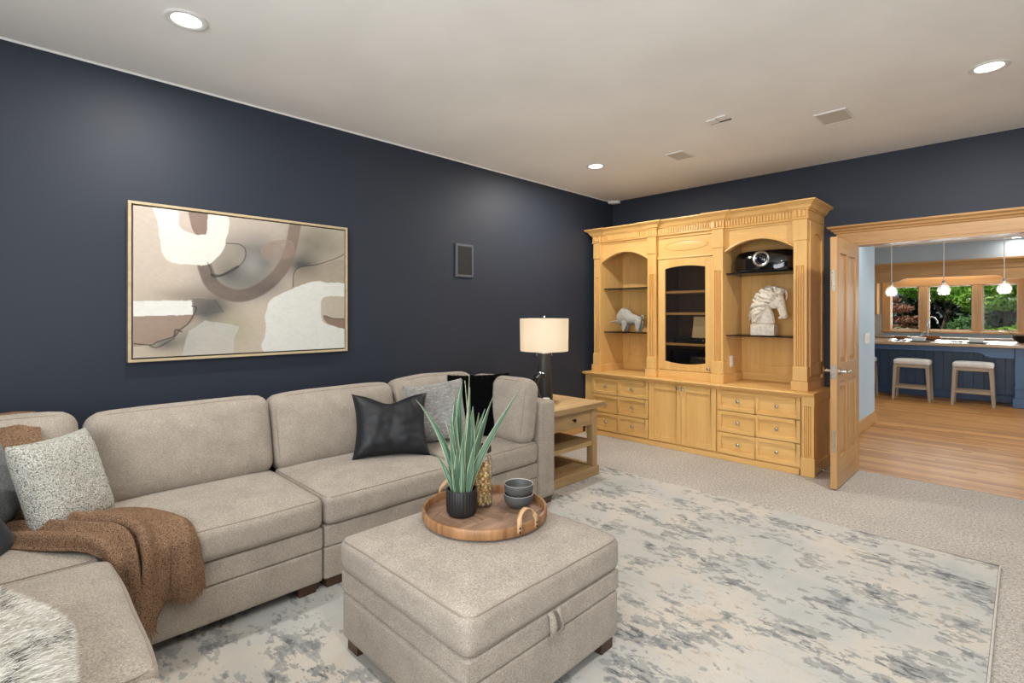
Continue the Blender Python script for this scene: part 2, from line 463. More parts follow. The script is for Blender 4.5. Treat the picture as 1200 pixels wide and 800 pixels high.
    bump(nt, b, noise_n(nt, coords(nt), 500.0, 2), 0.15, 0.001)
    M['canvas'] = m
    M['frame_gold'] = wood('champagne_frame', S(180, 160, 124), S(206, 188, 154), 'y', 0.4, 16.0, 0.1)
    M['frame_inner'] = plain('frame_shadow_gap', S(60, 54, 46), 0.7)
mk_materials()

# ---------------------------------------------------------------- mesh helpers
def box(bm, x0, x1, y0, y1, z0, z1, mi=0):
    v = [bm.verts.new(p) for p in ((x0, y0, z0), (x1, y0, z0), (x1, y1, z0), (x0, y1, z0), (x0, y0, z1), (x1, y0, z1), (x1, y1, z1), (x0, y1, z1))]
    for f in ((3, 2, 1, 0), (4, 5, 6, 7), (0, 1, 5, 4), (1, 2, 6, 5), (2, 3, 7, 6), (3, 0, 4, 7)):
        bm.faces.new([v[i] for i in f]).material_index = mi

def prism(bm, pts, plane, a0, a1, mi=0):
    mp = {'xz': lambda p, a: (p[0], a, p[1]), 'yz': lambda p, a: (a, p[0], p[1]), 'xy': lambda p, a: (p[0], p[1], a)}[plane]
    A = [bm.verts.new(mp(p, a0)) for p in pts]
    B = [bm.verts.new(mp(p, a1)) for p in pts]
    n = len(pts)
    fs = [bm.faces.new(A), bm.faces.new(B[::-1])]
    for i in range(n):
        fs.append(bm.faces.new((A[i], B[i], B[(i + 1) % n], A[(i + 1) % n])))
    for f in fs:
        f.material_index = mi

def lathe(bm, prof, c=(0, 0, 0), n=32, mi=0, ripple=None):
    rings = []
    for r, z in prof:
        if r <= 1e-6:
            rings.append([bm.verts.new((c[0], c[1], c[2] + z))])
        else:
            ring = []
            for k in range(n):
                a = 2 * PI * k / n
                rr = r if ripple is None else r + ripple(k, z)
                ring.append(bm.verts.new((c[0] + rr * math.cos(a), c[1] + rr * math.sin(a), c[2] + z)))
            rings.append(ring)
    for A, B in zip(rings, rings[1:]):
        for k in range(n):
            k2 = (k + 1) % n
            if len(A) == 1 and len(B) == 1:
                continue
            if len(A) == 1:
                f = bm.faces.new((A[0], B[k2], B[k]))
            elif len(B) == 1:
                f = bm.faces.new((A[k], A[k2], B[0]))
            else:
                f = bm.faces.new((A[k], A[k2], B[k2], B[k]))
            f.material_index = mi

def frames_along(pts):
    pts = [Vector(p) for p in pts]
    out = []
    up = Vector((0, 0, 1))
    for i, p in enumerate(pts):
        t = (pts[min(i + 1, len(pts) - 1)] - pts[max(i - 1, 0)]).normalized()
        s = t.cross(up)
        if s.length < 1e-3:
            s = t.cross(Vector((0.6, 0.8, 0)))
        s.normalize()
        if out and s.dot(out[-1][1]) < 0:
            s = -s
        out.append((p, s, s.cross(t).normalized()))
    return out

def tube(bm, pts, r, n=8, closed=False, mi=0, flat=1.0):
    fr = frames_along(pts)
    rs = r if isinstance(r, (list, tuple)) else [r] * len(pts)
    rings = []
    for (p, s, u), rr in zip(fr, rs):
        rings.append([bm.verts.new(p + s * rr * math.cos(2 * PI * k / n) + u * rr * flat * math.sin(2 * PI * k / n)) for k in range(n)])
    m = len(rings)
    for i in range(m if closed else m - 1):
        A, B = rings[i], rings[(i + 1) % m]
        for k in range(n):
            bm.faces.new((A[k], A[(k + 1) % n], B[(k + 1) % n], B[k])).material_index = mi
    if not closed:
        bm.faces.new(rings[0][::-1]).material_index = mi
        bm.faces.new(rings[-1]).material_index = mi

def ell(bm, c, r, rot=None, seg=14, mi=0):
    mat = Matrix.Translation(c)
    if rot is not None:
        mat = mat @ Euler(rot).to_matrix().to_4x4()
    mat = mat @ Matrix.Diagonal((r[0], r[1], r[2], 1))
    d = bmesh.ops.create_uvsphere(bm, u_segments=seg, v_segments=max(6, seg // 2), radius=1.0, matrix=mat)
    for v in d['verts']:
        for f in v.link_faces:
            f.material_index = mi

def sweep(bm, prof, path, mi=0):
    """profile of (out, z) carried along an XY path with mitred corners; out is to the right of travel"""
    P = [Vector((p[0], p[1])) for p in path]
    nrm = []
    for a, b in zip(P, P[1:]):
        d = (b - a).normalized()
        nrm.append(Vector((d.y, -d.x)))
    rows = []
    for i, p in enumerate(P):
        if i == 0:
            o = nrm[0]
        elif i == len(P) - 1:
            o = nrm[-1]
        else:
            o = (nrm[i - 1] + nrm[i])
            o = o / max(0.3, (1 + nrm[i - 1].dot(nrm[i])))
        rows.append([bm.verts.new((p.x + o.x * q[0], p.y + o.y * q[0], q[1])) for q in prof])
    m = len(prof)
    for A, B in zip(rows, rows[1:]):
        for k in range(m):
            bm.faces.new((A[k], B[k], B[(k + 1) % m], A[(k + 1) % m])).material_index = mi
    bm.faces.new(rows[0]).material_index = mi
    bm.faces.new(rows[-1][::-1]).material_index = mi

def arc_pts(u0, u1, v, bow, n=14):
    """points from u0 to u1 at height v, bowed by bow in the middle"""
    return [(u0 + (u1 - u0) * i / n, v + bow * (1 - (2 * i / n - 1) ** 2)) for i in range(n + 1)]

def frame_panel(bm, plane, u0, u1, v0, v1, d0, d1, ops, mi=0):
    """face frame with openings (a0,a1,b0,b1,bow_top,bow_bottom), side by side"""
    us = [u0] + [w for o in ops for w in (o[0], o[1])] + [u1]
    for i in range(0, len(us), 2):
        prism(bm, [(us[i], v0), (us[i + 1], v0), (us[i + 1], v1), (us[i], v1)], plane, d0, d1, mi)
    for a0, a1, b0, b1, bt, bb in ops:
        prism(bm, [(a0, v1)] + arc_pts(a0, a1, b1, bt) + [(a1, v1)], plane, d0, d1, mi)
        prism(bm, [(a1, v0), (a0, v0)] + arc_pts(a0, a1, b0, bb), plane, d0, d1, mi)

def org(o):
    v = Vector((0, 0, 0))
    while o is not None:
        v += o.location
        o = o.parent
    return v

def add(name, bm, mat, parent=None, smooth=0, bevel=0.0, seg=2, kind=None, label=None, cat=None, group=None, mods=(), local=False):
    bmesh.ops.recalc_face_normals(bm, faces=bm.faces[:])
    if parent is not None and not local:
        bmesh.ops.translate(bm, verts=bm.verts[:], vec=-org(parent))
    if smooth:
        lim = math.radians(smooth)
        for f in bm.faces:
            f.smooth = True
        for e in bm.edges:
            if len(e.link_faces) == 2:
                e.smooth = e.calc_face_angle(0) < lim
    me = bpy.data.meshes.new(name)
    bm.to_mesh(me)
    bm.free()
    for m in (mat if isinstance(mat, (list, tuple)) else [mat]):
        me.materials.append(M[m] if isinstance(m, str) else m)
    o = bpy.data.objects.new(name, me)
    COL.objects.link(o)
    if parent is not None:
        o.parent = parent
    if bevel:
        b = o.modifiers.new('bevel', 'BEVEL')
        b.width = bevel; b.segments = seg; b.limit_method = 'ANGLE'; b.angle_limit = math.radians(40)
        b.harden_normals = False
    for fn in mods:
        fn(o)
    tag(o, label, cat, group, kind)
    return o

def tag(o, label=None, cat=None, group=None, kind=None):
    if label: o['label'] = label
    if cat: o['category'] = cat
    if group: o['group'] = group
    if kind: o['kind'] = kind
    return o

def root(name, label=None, cat=None, loc=(0, 0, 0), group=None, kind=None):
    o = bpy.data.objects.new(name, None)
    o.empty_display_size = 0.1
    o.location = loc
    COL.objects.link(o)
    return tag(o, label, cat, group, kind)

def copy_tree(o, parent=None):
    kids = [c for c in KIDS(o)]
    c = o.copy()
    COL.objects.link(c)
    if parent is not None:
        c.parent = parent
    for k in kids:
        copy_tree(k, c)
    return c

def KIDS(o):
    return [c for c in COL.objects if c.parent == o]

def B():
    return bmesh.new()

def quick(name, mat, boxes, parent=None, **kw):
    bm = B()
    for b in boxes:
        box(bm, *b)
    return add(name, bm, mat, parent, **kw)

def remesh(voxel, smooth_it=4):
    def f(o):
        r = o.modifiers.new('remesh', 'REMESH'); r.mode = 'VOXEL'; r.voxel_size = voxel; r.use_smooth_shade = True
        s = o.modifiers.new('smooth', 'SMOOTH'); s.factor = 0.5; s.iterations = smooth_it
    return f
PAINT_H =  [0.00082713116, -1.9614482e-20, -0.07857746, -0.00018642261, 0.0014847819, -0.086224583, -0.0002560694, -4.3328022e-06]
# ---------------------------------------------------------------- structure
def wall_with_hole(name, plane, u0, u1, v0, v1, d0, d1, holes, mat):
    bm = B()
    us = sorted(set([u0, u1] + [h[0] for h in holes] + [h[1] for h in holes]))
    for a, b in zip(us, us[1:]):
        hs = [h for h in holes if h[0] <= a and h[1] >= b]
        spans = [(v0, v1)] if not hs else [(v0, hs[0][2]), (hs[0][3], v1)]
        for s0, s1 in spans:
            if s1 - s0 > 1e-4:
                if plane == 'xz':
                    box(bm, a, b, d0, d1, s0, s1)
                else:
                    box(bm, d0, d1, a, b, s0, s1)
    return add(name, bm, mat, kind='structure')

quick('floor', 'carpet', [(-3.7, 2.4, -1.3, 5.45, -0.12, 0.0)], kind='structure')
quick('floor_kitchen', 'oak_floor', [(-4.5, 2.4, 5.45, 13.95, -0.12, -0.004)], kind='structure')
quick('ceiling', 'ceiling', [(-4.6, 2.52, -1.42, 14.0, H, H + 0.12)], kind='structure')
quick('wall_left', 'navy', [(-3.82, -3.7, -1.42, 5.62, -0.1, H)], kind='structure')
wall_with_hole('wall_back', 'xz', -3.7, 2.4, -0.004, H, 5.5, 5.62, [(-1.14, 0.55, -0.004, 2.03)], 'navy')
wall_with_hole('wall_rear', 'xz', -3.7, 2.4, 0, H, -1.42, -1.3, [(-1.8, 1.5, 0.45, 2.45)], 'navy')
wall_with_hole('wall_right', 'yz', -1.42, 5.5, 0, H, 2.4, 2.52, [(0.35, 3.05, 0.5, 2.5)], 'navy')
quick('wall_passage', 'blue_wall', [(-4.5, -1.38, 5.62, 8.0, -0.004, H)], kind='structure')
quick('wall_kitchen_left', 'blue_wall', [(-4.6, -4.5, 5.5, 14.0, -0.1, H)], kind='structure')
wall_with_hole('wall_kitchen_right', 'yz', 5.62, 14.0, 0, H, 2.4, 2.52, [(7.1, 11.3, 0.35, 2.6)], 'blue_wall')
wall_with_hole('wall_kitchen', 'xz', -4.5, 2.4, -0.004, H, 13.85, 14.0, [(-2.16, -0.02, 1.05, 2.08)], 'blue_wall')

def plain_window(name, plane, u0, u1, v0, v1, d, mat, n):
    w = root(name, kind='structure', loc=((u0 + u1) / 2, d, 0) if plane == 'xz' else (d, (u0 + u1) / 2, 0))
    def bx(a0, a1, b0, b1, t):
        bm = B()
        if plane == 'xz': box(bm, a0, a1, d - t, d + t, b0, b1)
        else: box(bm, d - t, d + t, a0, a1, b0, b1)
        return bm
    for a in ((u0, u1, v0, v0 + .06), (u0, u1, v1 - .06, v1), (u0, u0 + .06, v0 + .06, v1 - .06), (u1 - .06, u1, v0 + .06, v1 - .06)):
        add('window_frame', bx(*a, .03), mat, w)
    k = (u1 - u0) / n
    for i in range(1, n):
        add('mullion', bx(u0 + k * i - .03, u0 + k * i + .03, v0 + .06, v1 - .06, .028), mat, w)
    return w
plain_window('window_2', 'xz', -1.8, 1.5, 0.45, 2.45, -1.38, 'fir_z', 3)
plain_window('window_3', 'yz', 0.35, 3.05, 0.5, 2.5, 2.48, 'fir_z', 2)
plain_window('window_4', 'yz', 7.1, 11.3, 0.35, 2.6, 2.48, 'fir_z', 3)

# door casing, header with its stepped cap, jamb lining
hd = root('trim_1', kind='structure', loc=(-0.3, 5.45, 0))
quick('header_board', 'fir_x', [(-1.235, 0.68, 5.472, 5.5, 2.03, 2.135)], hd, bevel=.003)
bm = B()
sweep(bm, [(0.0, 2.125), (0.012, 2.13), (0.016, 2.143), (0.03, 2.150), (0.036, 2.165), (0.058, 2.178), (0.062, 2.193), (0.0, 2.193)],
      [(-1.24, 5.5), (-1.24, 5.472), (0.70, 5.472), (0.70, 5.5)])
add('header_cap', bm, 'fir_x', hd, smooth=30)
for x0, x1 in ((-1.235, -1.14), (0.55, 0.665)):
    quick('side_casing', 'fir_z', [(x0, x1, 5.475, 5.5, 0.0, 2.03)], hd, bevel=.003)
quick('jamb_lining', 'fir_z', [(-1.14, -1.12, 5.475, 5.64, 0.0, 2.03)], hd)
quick('jamb_lining', 'fir_z', [(0.53, 0.55, 5.475, 5.64, 0.0, 2.03)], hd)
quick('head_lining', 'fir_x', [(-1.12, 0.53, 5.475, 5.64, 2.01, 2.03)], hd)
quick('threshold_strip', 'fir_x', [(-1.12, 0.53, 5.435, 5.455, -0.01, 0.004)], hd)

def base_prof(h, t):
    return [(0, 0), (t, 0), (t, h * .72), (t * .7, h * .8), (t * .55, h * .92), (t * .3, h), (0, h)]
bm = B(); sweep(bm, base_prof(.14, .02), [(-1.38, 5.66), (-1.38, 8.0), (-1.9, 8.0)]); add('baseboard_passage', bm, 'fir_y', smooth=30, kind='structure')
bm = B(); sweep(bm, base_prof(.14, .02), [(-3.7, -1.28), (-3.7, 4.86)]); add('baseboard_left', bm, 'fir_y', smooth=30, kind='structure')
bm = B(); sweep(bm, base_prof(.14, .02), [(.68, 5.5), (2.38, 5.5)]); add('baseboard_back', bm, 'fir_x', smooth=30, kind='structure')
bm = B(); box(bm, -3.712, -3.699, -1.3, 5.5, H - .012, H + .005); add('trim_2', bm, 'white', kind='structure')

# door leaf, standing open against the room: panelled in stiles and rails
dr = root('door_1', kind='structure', loc=(-1.05, 5.42, 0.01))
X0, X1 = -1.095, -1.05
YS = [4.66, 4.765, 4.985, 5.055, 5.30, 5.42]
bm = B()
prism(bm, [(YS[0], .01), (YS[1], .01), (YS[1], 2.0), (YS[0], 2.0)], 'yz', X0, X1)
add('stile', bm, 'fir_z', dr, bevel=.002)
bm = B(); prism(bm, [(YS[4], .01), (YS[5], .01), (YS[5], 2.0), (YS[4], 2.0)], 'yz', X0, X1); add('stile', bm, 'fir_z', dr, bevel=.002)
for z0, z1 in ((.25, .85), (1.0, 1.88)):
    quick('mullion', 'fir_z', [(X0, X1, YS[2], YS[3], z0, z1)], dr, bevel=.002)
for z0, z1 in ((.01, .25), (.85, 1.0), (1.88, 2.0)):
    quick('rail', 'fir_y', [(X0, X1, YS[1], YS[4], z0, z1)], dr, bevel=.002)
for y0, y1 in ((YS[1], YS[2]), (YS[3], YS[4])):
    for z0, z1 in ((.25, .85), (1.0, 1.88)):
        bm = B()
        box(bm, -1.082, -1.063, y0 - .005, y1 + .005, z0 - .005, z1 + .005)
        # raised field with sloping margins
        for xs, xe in ((-1.063, -1.056), (-1.082, -1.089)):
            a = [(y0 + .012, z0 + .012), (y1 - .012, z0 + .012), (y1 - .012, z1 - .012), (y0 + .012, z1 - .012)]
            b_ = [(y0 + .045, z0 + .045), (y1 - .045, z0 + .045), (y1 - .045, z1 - .045), (y0 + .045, z1 - .045)]
            va = [bm.verts.new((xs, *p)) for p in a]; vb = [bm.verts.new((xe, *p)) for p in b_]
            bm.faces.new(vb)
            for i in range(4):
                bm.faces.new((va[i], va[(i + 1) % 4], vb[(i + 1) % 4], vb[i]))
        add('panel', bm, 'fir_z', dr)
quick('latch_plate', 'steel', [(-1.088, -1.057, 4.6575, 4.661, .88, .99)], dr, bevel=.001)
quick('edge_bolt', 'steel', [(-1.083, -1.062, 4.6575, 4.661, .30, .47)], dr, bevel=.001)
quick('edge_bolt', 'steel', [(-1.083, -1.062, 4.6575, 4.661, 1.57, 1.74)], dr, bevel=.001)
for s, xf in ((1, X1), (-1, X0)):
    bm = B()
    tube(bm, [(xf, 4.73, .935), (xf + s * .012, 4.73, .935)], .026, 16)
    tube(bm, [(xf + s * .01, 4.73, .935), (xf + s * .05, 4.73, .935), (xf + s * .058, 4.745, .935), (xf + s * .056, 4.79, .937), (xf + s * .054, 4.85, .931)], [.010, .010, .010, .009, .007], 10)
    add('handle', bm, 'steel', dr, smooth=40)
for z in (.25, 1.0, 1.8):
    quick('hinge', 'steel', [(-1.098, -1.075, 5.415, 5.434, z, z + .09)], dr, bevel=.001)

# ---------------------------------------------------------------- ceiling fittings
spots = [(-2.856, .64, 'round recessed downlight in the ceiling above the abstract painting'),
         (-2.909, 4.04, 'round recessed downlight in the ceiling near the far left corner'),
         (-.148, 4.01, 'round recessed downlight in the ceiling at the upper right, above the doorway'),
         (-.15, .64, 'round recessed downlight in the ceiling above the camera side of the rug')]
def downlight(x, y, label, energy, z=H, size=112):
    r = root('recessed_downlight', label, 'ceiling light', (x, y, z), 'recessed downlights')
    bm = B(); lathe(bm, [(.062, -.0005), (.092, -.0005), (.094, -.004), (.088, -.008), (.066, -.006), (.062, -.002)], (x, y, z), 36)
    add('trim_ring', bm, 'white', r, smooth=50)
    bm = B(); lathe(bm, [(0, -.003), (.064, -.003), (.064, -.001), (0, -.001)], (x, y, z), 32)
    add('lens', bm, 'led', r)
    light('downlight_lamp', 'AREA', (x, y, z - .012), (0, 0, 0), energy, WARM, shape='DISK', size=.12)
for x, y, l in spots:
    downlight(x, y, l, 39 if y > 2 else 27)
downlight(-.12, 13.25, 'round recessed downlight in the kitchen ceiling near the window', 5)
for x, y in ((-.9, 6.9), (.9, 6.9), (-.9, 9.4), (.9, 9.4), (-2.6, 9.4)):
    light('kitchen_fill_spot', 'SPOT', (x, y, H - .02), (0, 0, 0), 62, (1, .97, .93), spot_size=math.radians(120), spot_blend=.7, shadow_soft_size=.08)  # unseen fill spots added to brighten the kitchen, no fittings behind them

def ceil_grille(x, y, sx, sy, label):
    r = root('ceiling_speaker', label, 'speaker', (x, y, H), 'ceiling grilles')
    bm = B()
    for a in ((x - sx, x + sx, y - sy, y - sy + .012), (x - sx, x + sx, y + sy - .012, y + sy), (x - sx, x - sx + .012, y - sy + .012, y + sy - .012), (x + sx - .012, x + sx, y - sy + .012, y + sy - .012)):
        box(bm, *a, H - .008, H + .001)
    bmesh.ops.remove_doubles(bm, verts=bm.verts[:], dist=1e-5)
    add('frame', bm, 'white', r)
    quick('grille', 'grille', [(x - sx + .012, x + sx - .012, y - sy + .012, y + sy - .012, H - .005, H + .001)], r)
ceil_grille(-.97, 4.24, .10, .135, 'square off-white speaker grille in the ceiling, nearer the doorway')
ceil_grille(-2.18, 4.30, .085, .12, 'square off-white speaker grille in the ceiling above the tall cabinet')
cs = root('ceiling_sensor', 'small white two-plate fitting on the ceiling between the speaker grilles', 'sensor', (-1.58, 3.69, H))
quick('cover_plate', 'white', [(-1.655, -1.585, 3.66, 3.74, H - .012, H)], cs, bevel=.003)
quick('cover_plate', 'white', [(-1.575, -1.505, 3.64, 3.72, H - .012, H)], cs, bevel=.003)
quick('grey_edge', 'speaker_rim', [(-1.655, -1.505, 3.744, 3.750, H - .010, H)], cs)
bm = B(); prism(bm, [(-3.7, 5.5), (-3.7, 5.40), (-3.66, 5.40), (-3.58, 5.46), (-3.58, 5.5)], 'xy', H - .035, H)
add('corner_sensor', bm, 'white', bevel=.006, label='tiny white motion sensor tucked into the far ceiling corner', cat='sensor')

# in-wall speaker
sp = root('wall_speaker', 'dark rectangular in-wall speaker on the navy wall right of the painting', 'speaker', (-3.7, 3.066, 1.885))
y0, y1, z0, z1 = 2.96, 3.172, 1.735, 2.04
bm = B(); frame_panel(bm, 'yz', y0, y1, z0, z1, -3.7, -3.686, [(y0 + .022, y1 - .022, z0 + .022, z1 - .022, 0, 0)])
bmesh.ops.remove_doubles(bm, verts=bm.verts[:], dist=1e-5)
add('frame', bm, 'speaker_rim', sp, bevel=.002)
quick('grille', 'grille_dark', [(-3.699, -3.690, y0 + .02, y1 - .02, z0 + .02, z1 - .02)], sp)

# ---------------------------------------------------------------- painting
def painting():
    y0, y1, z0, z1 = .528, 1.882, 1.110, 2.047
    r = root('painting', 'large abstract canvas in beige, white and smoky brown in a thin pale gold frame', 'painting', (-3.7, (y0 + y1) / 2, (z0 + z1) / 2))
    fw = .016
    for nm, a in (('frame_rail', (y0, y1, z1 - fw, z1)), ('frame_rail', (y0, y1, z0, z0 + fw)), ('frame_rail', (y0, y0 + fw, z0 + fw, z1 - fw)), ('frame_rail', (y1 - fw, y1, z0 + fw, z1 - fw))):
        quick(nm, 'frame_gold', [(-3.699, -3.652, *a)], r, bevel=.0015)
    quick('backing', 'frame_inner', [(-3.698, -3.685, y0 + fw, y1 - fw, z0 + fw, z1 - fw)], r)
    g = .009
    cy0, cy1, cz0, cz1 = y0 + fw + g, y1 - fw - g, z0 + fw + g, z1 - fw - g
    NX, NY = 420, 280
    s = (np.arange(NX + 1) / NX)[None, :].repeat(NY + 1, 0)
    t = (np.arange(NY + 1) / NY)[:, None].repeat(NX + 1, 1)
    rs = np.random.RandomState(3)
    def smoothnoise(k):
        g_ = rs.rand(k + 3, k + 3)
        x = s * k; y = t * k
        xi = x.astype(int); yi = y.astype(int)
        fx = x - xi; fy = y - yi
        fx = fx * fx * (3 - 2 * fx); fy = fy * fy * (3 - 2 * fy)
        return (g_[yi, xi] * (1 - fx) + g_[yi, xi + 1] * fx) * (1 - fy) + (g_[yi + 1, xi] * (1 - fx) + g_[yi + 1, xi + 1] * fx) * fy
    n1 = smoothnoise(7); n2 = smoothnoise(18); n3 = smoothnoise(60)
    nn = n1 * .5 + n2 * .3 + n3 * .2
    # crop pixel -> canvas coordinates (perspective of the view taken out once, by hand)
    Hm = PAINT_H
    def st(p):
        w = Hm[6] * p[0] + Hm[7] * p[1] + 1
        return ((Hm[0] * p[0] + Hm[1] * p[1] + Hm[2]) / w, (Hm[3] * p[0] + Hm[4] * p[1] + Hm[5]) / w)
    asp = (cy1 - cy0) / (cz1 - cz0)
    def smooth_pts(pts, closed=True, k=6):
        n_ = len(pts); o = []
        for i in range(n_ if closed else n_ - 1):
            g = (lambda j: pts[j % n_]) if closed else (lambda j: pts[max(0, min(n_ - 1, j))])
            p0, p1, p2, p3 = g(i - 1), g(i), g(i + 1), g(i + 2)
            for m in range(k):
                u = m / k
                o.append(tuple(.5 * (2 * p1[c] + (p2[c] - p0[c]) * u + (2 * p0[c] - 5 * p1[c] + 4 * p2[c] - p3[c]) * u * u + (3 * p1[c] - p0[c] - 3 * p2[c] + p3[c]) * u ** 3) for c in (0, 1)))
        return o if closed else o + [pts[-1]]
    def poly(pts, soft_=True):
        q = [st(p) for p in (smooth_pts(pts) if soft_ else pts)]
        ins = np.zeros(s.shape, bool)
        sx = s + (n2 - .5) * .008; ty = t + (n3 - .5) * .006
        for (xa, ya), (xb, yb) in zip(q, q[1:] + q[:1]):
            c = (ya > ty) != (yb > ty)
            ins ^= c & (sx < (xb - xa) * (ty - ya) / ((yb - ya) if yb != ya else 1e-9) + xa)
        return ins.astype(float)
    def dist(pts):
        q = [st(p) for p in smooth_pts(pts, False)]
        d = np.full(s.shape, 9.0)
        for (xa, ya), (xb, yb) in zip(q, q[1:]):
            ax, bx = xa * asp, xb * asp
            px = s * asp
            L = (bx - ax) ** 2 + (yb - ya) ** 2 + 1e-9
            k = np.clip(((px - ax) * (bx - ax) + (t - ya) * (yb - ya)) / L, 0, 1)
            d = np.minimum(d, np.hypot(px - ax - k * (bx - ax), t - ya - k * (yb - ya)))
        return d
    def blob(c, rx, ry):
        a = st(c)
        return np.exp(-(((s - a[0]) / rx) ** 2 + ((t - a[1]) / ry) ** 2)) * np.clip(.75 + nn * .8, 0, 1.3)
    C = lambda r_, g_, b_: np.array([lin(r_), lin(g_), lin(b_)])
    img = np.zeros(s.shape + (3,)) + C(212, 198, 184)
    def lay(mask, col, op=1.0):
        nonlocal img
        m = np.clip(mask * op, 0, 1)[..., None]
        img = img * (1 - m) + np.array(col) * m
    lay(np.clip((t - .25) * 1.1, 0, 1) * np.clip(1.2 - s, 0, 1), C(198, 184, 160), .8)
    lay(np.clip((s - .55) * 2, 0, 1), C(186, 178, 158), .75)
    lay(blob((880, 240), .14, .16), C(120, 116, 100), .75)
    lay(blob((600, 300), .17, .20), C(110, 110, 108), .85)
    lay(blob((570, 400), .13, .10), C(150, 146, 140), .8)
    lay(blob((600, 340), .05, .10), C(176, 174, 170), .6)
    lay(blob((430, 510), .10, .13), C(70, 71, 72), 1.0)
    lay(blob((520, 600), .10, .16), C(176, 168, 142), .7)
    lay(blob((600, 400), .16, .12), C(120, 116, 110), .6)
    lay(blob((330, 460), .13, .06), C(150, 136, 122), .7)
    lay(blob((330, 640), .09, .10), C(140, 136, 126), .7)
    lay(blob((230, 665), .06, .05), C(100, 96, 92), .7)
    lay(blob((820, 330), .09, .10), C(86, 84, 80), .9)
    lay(blob((500, 350), .05, .08), C(92, 88, 86), .8)
    lay(poly([(775, 400), (782, 360), (810, 338), (885, 330), (993, 310), (993, 410), (880, 398), (770, 440)]), C(160, 146, 126), .55)
    lay(poly([(440, 305), (490, 240), (545, 240), (572, 262), (565, 310), (520, 350), (450, 372), (420, 330)]), C(160, 152, 138), .6)
    # smoky brown sweeping band
    band = np.clip((.052 - dist([(400, 335), (425, 400), (470, 440), (540, 460), (610, 445), (680, 400), (735, 335), (765, 260), (785, 160)])) / .012, 0, 1)
    lay(band, C(134, 114, 102), .82)
    lay(band * np.clip(1.2 - np.abs(t - .55) * 4, 0, 1) * nn * 1.3, C(84, 80, 76), .8)
    lay(poly([(640, 262), (680, 228), (772, 226), (775, 290), (720, 305), (650, 300)]) * np.clip(.35 + n2, 0, 1), C(160, 138, 124), .8)
    lay(poly([(350, 470), (440, 475), (482, 530), (355, 545)], False), C(96, 94, 92), .55)
    lay(poly([(330, 610), (400, 565), (470, 575), (545, 590), (528, 640), (520, 705), (300, 718)], False), C(204, 204, 198), .6)
    lay(poly([(90, 546), (347, 540), (330, 580), (290, 610), (270, 632), (180, 660), (90, 668)]), C(160, 136, 122), .85)
    # white shapes
    Wh = C(238, 236, 228)
    lay(poly([(180, 60), (200, 150), (208, 230), (225, 290), (262, 318), (330, 326), (405, 328), (440, 305), (478, 260), (495, 200), (496, 100), (408, 100), (408, 180), (395, 196), (370, 199), (330, 188), (300, 168), (288, 140), (284, 80)]), Wh)
    lay(poly([(335, 80), (408, 90), (407, 186), (385, 198), (352, 186)]), C(150, 128, 116))
    lay(poly([(80, 480), (345, 478), (347, 541), (80, 547)], False), C(242, 241, 236))
    lay(poly([(668, 720), (660, 600), (657, 550), (668, 500), (690, 470), (750, 440), (820, 412), (880, 398), (925, 405), (1010, 411), (1010, 461), (940, 462), (905, 470), (893, 500), (895, 545), (910, 575), (950, 590), (1010, 603), (1010, 720)]), C(232, 232, 226))
    lay(poly([(905, 545), (950, 556), (1010, 562), (1010, 602), (950, 590), (915, 570)]), C(150, 124, 108))
    for pts, w, op in (([(95, 663), (170, 668), (200, 655), (270, 632), (292, 605), (330, 575), (363, 515), (345, 503)], .0035, .85),
                       ([(270, 632), (276, 605), (300, 612)], .006, .7),
                       ([(165, 672), (200, 678), (268, 640)], .005, .6),
                       ([(490, 235), (545, 240), (572, 262), (567, 308), (520, 350), (440, 380), (425, 345), (412, 318)], .0035, .7),
                       ([(430, 370), (470, 372), (540, 335)], .009, .75),
                       ([(775, 420), (780, 362), (808, 338), (885, 325), (960, 300), (992, 284)], .003, .8),
                       ([(905, 545), (950, 558), (1000, 560)], .003, .7),
                       ([(480, 530), (440, 475)], .003, .4)):
        lay(np.clip((w + .002 - dist(pts)) / .003, 0, 1), C(52, 48, 46), op)
    img = np.clip(img * (0.96 + .08 * n3[..., None]) * np.array([.80, .80, .79]), 0, 1)
    yy = cy0 + s * (cy1 - cy0)
    zz = cz1 - t * (cz1 - cz0)
    o_ = org(r)
    co = np.stack([np.full(s.shape, -3.655) - o_.x, yy - o_.y, zz - o_.z], -1).reshape(-1, 3)
    idx = np.arange((NX + 1) * (NY + 1)).reshape(NY + 1, NX + 1)
    F = np.stack([idx[:-1, :-1], idx[1:, :-1], idx[1:, 1:], idx[:-1, 1:]], -1).reshape(-1, 4)
    me = bpy.data.meshes.new('canvas')
    me.from_pydata(co.tolist(), [], F.tolist())
    at = me.color_attributes.new('paint', 'FLOAT_COLOR', 'POINT')
    at.data.foreach_set('color', np.concatenate([img.reshape(-1, 3), np.ones((img.shape[0] * img.shape[1], 1))], 1).astype(np.float32).ravel())
    me.materials.append(M['canvas'])
    o = bpy.data.objects.new('canvas', me); COL.objects.link(o); o.parent = r
    quick('stretcher', 'linen', [(-3.684, -3.6555, cy0, cy1, cz0, cz1)], r)
painting()

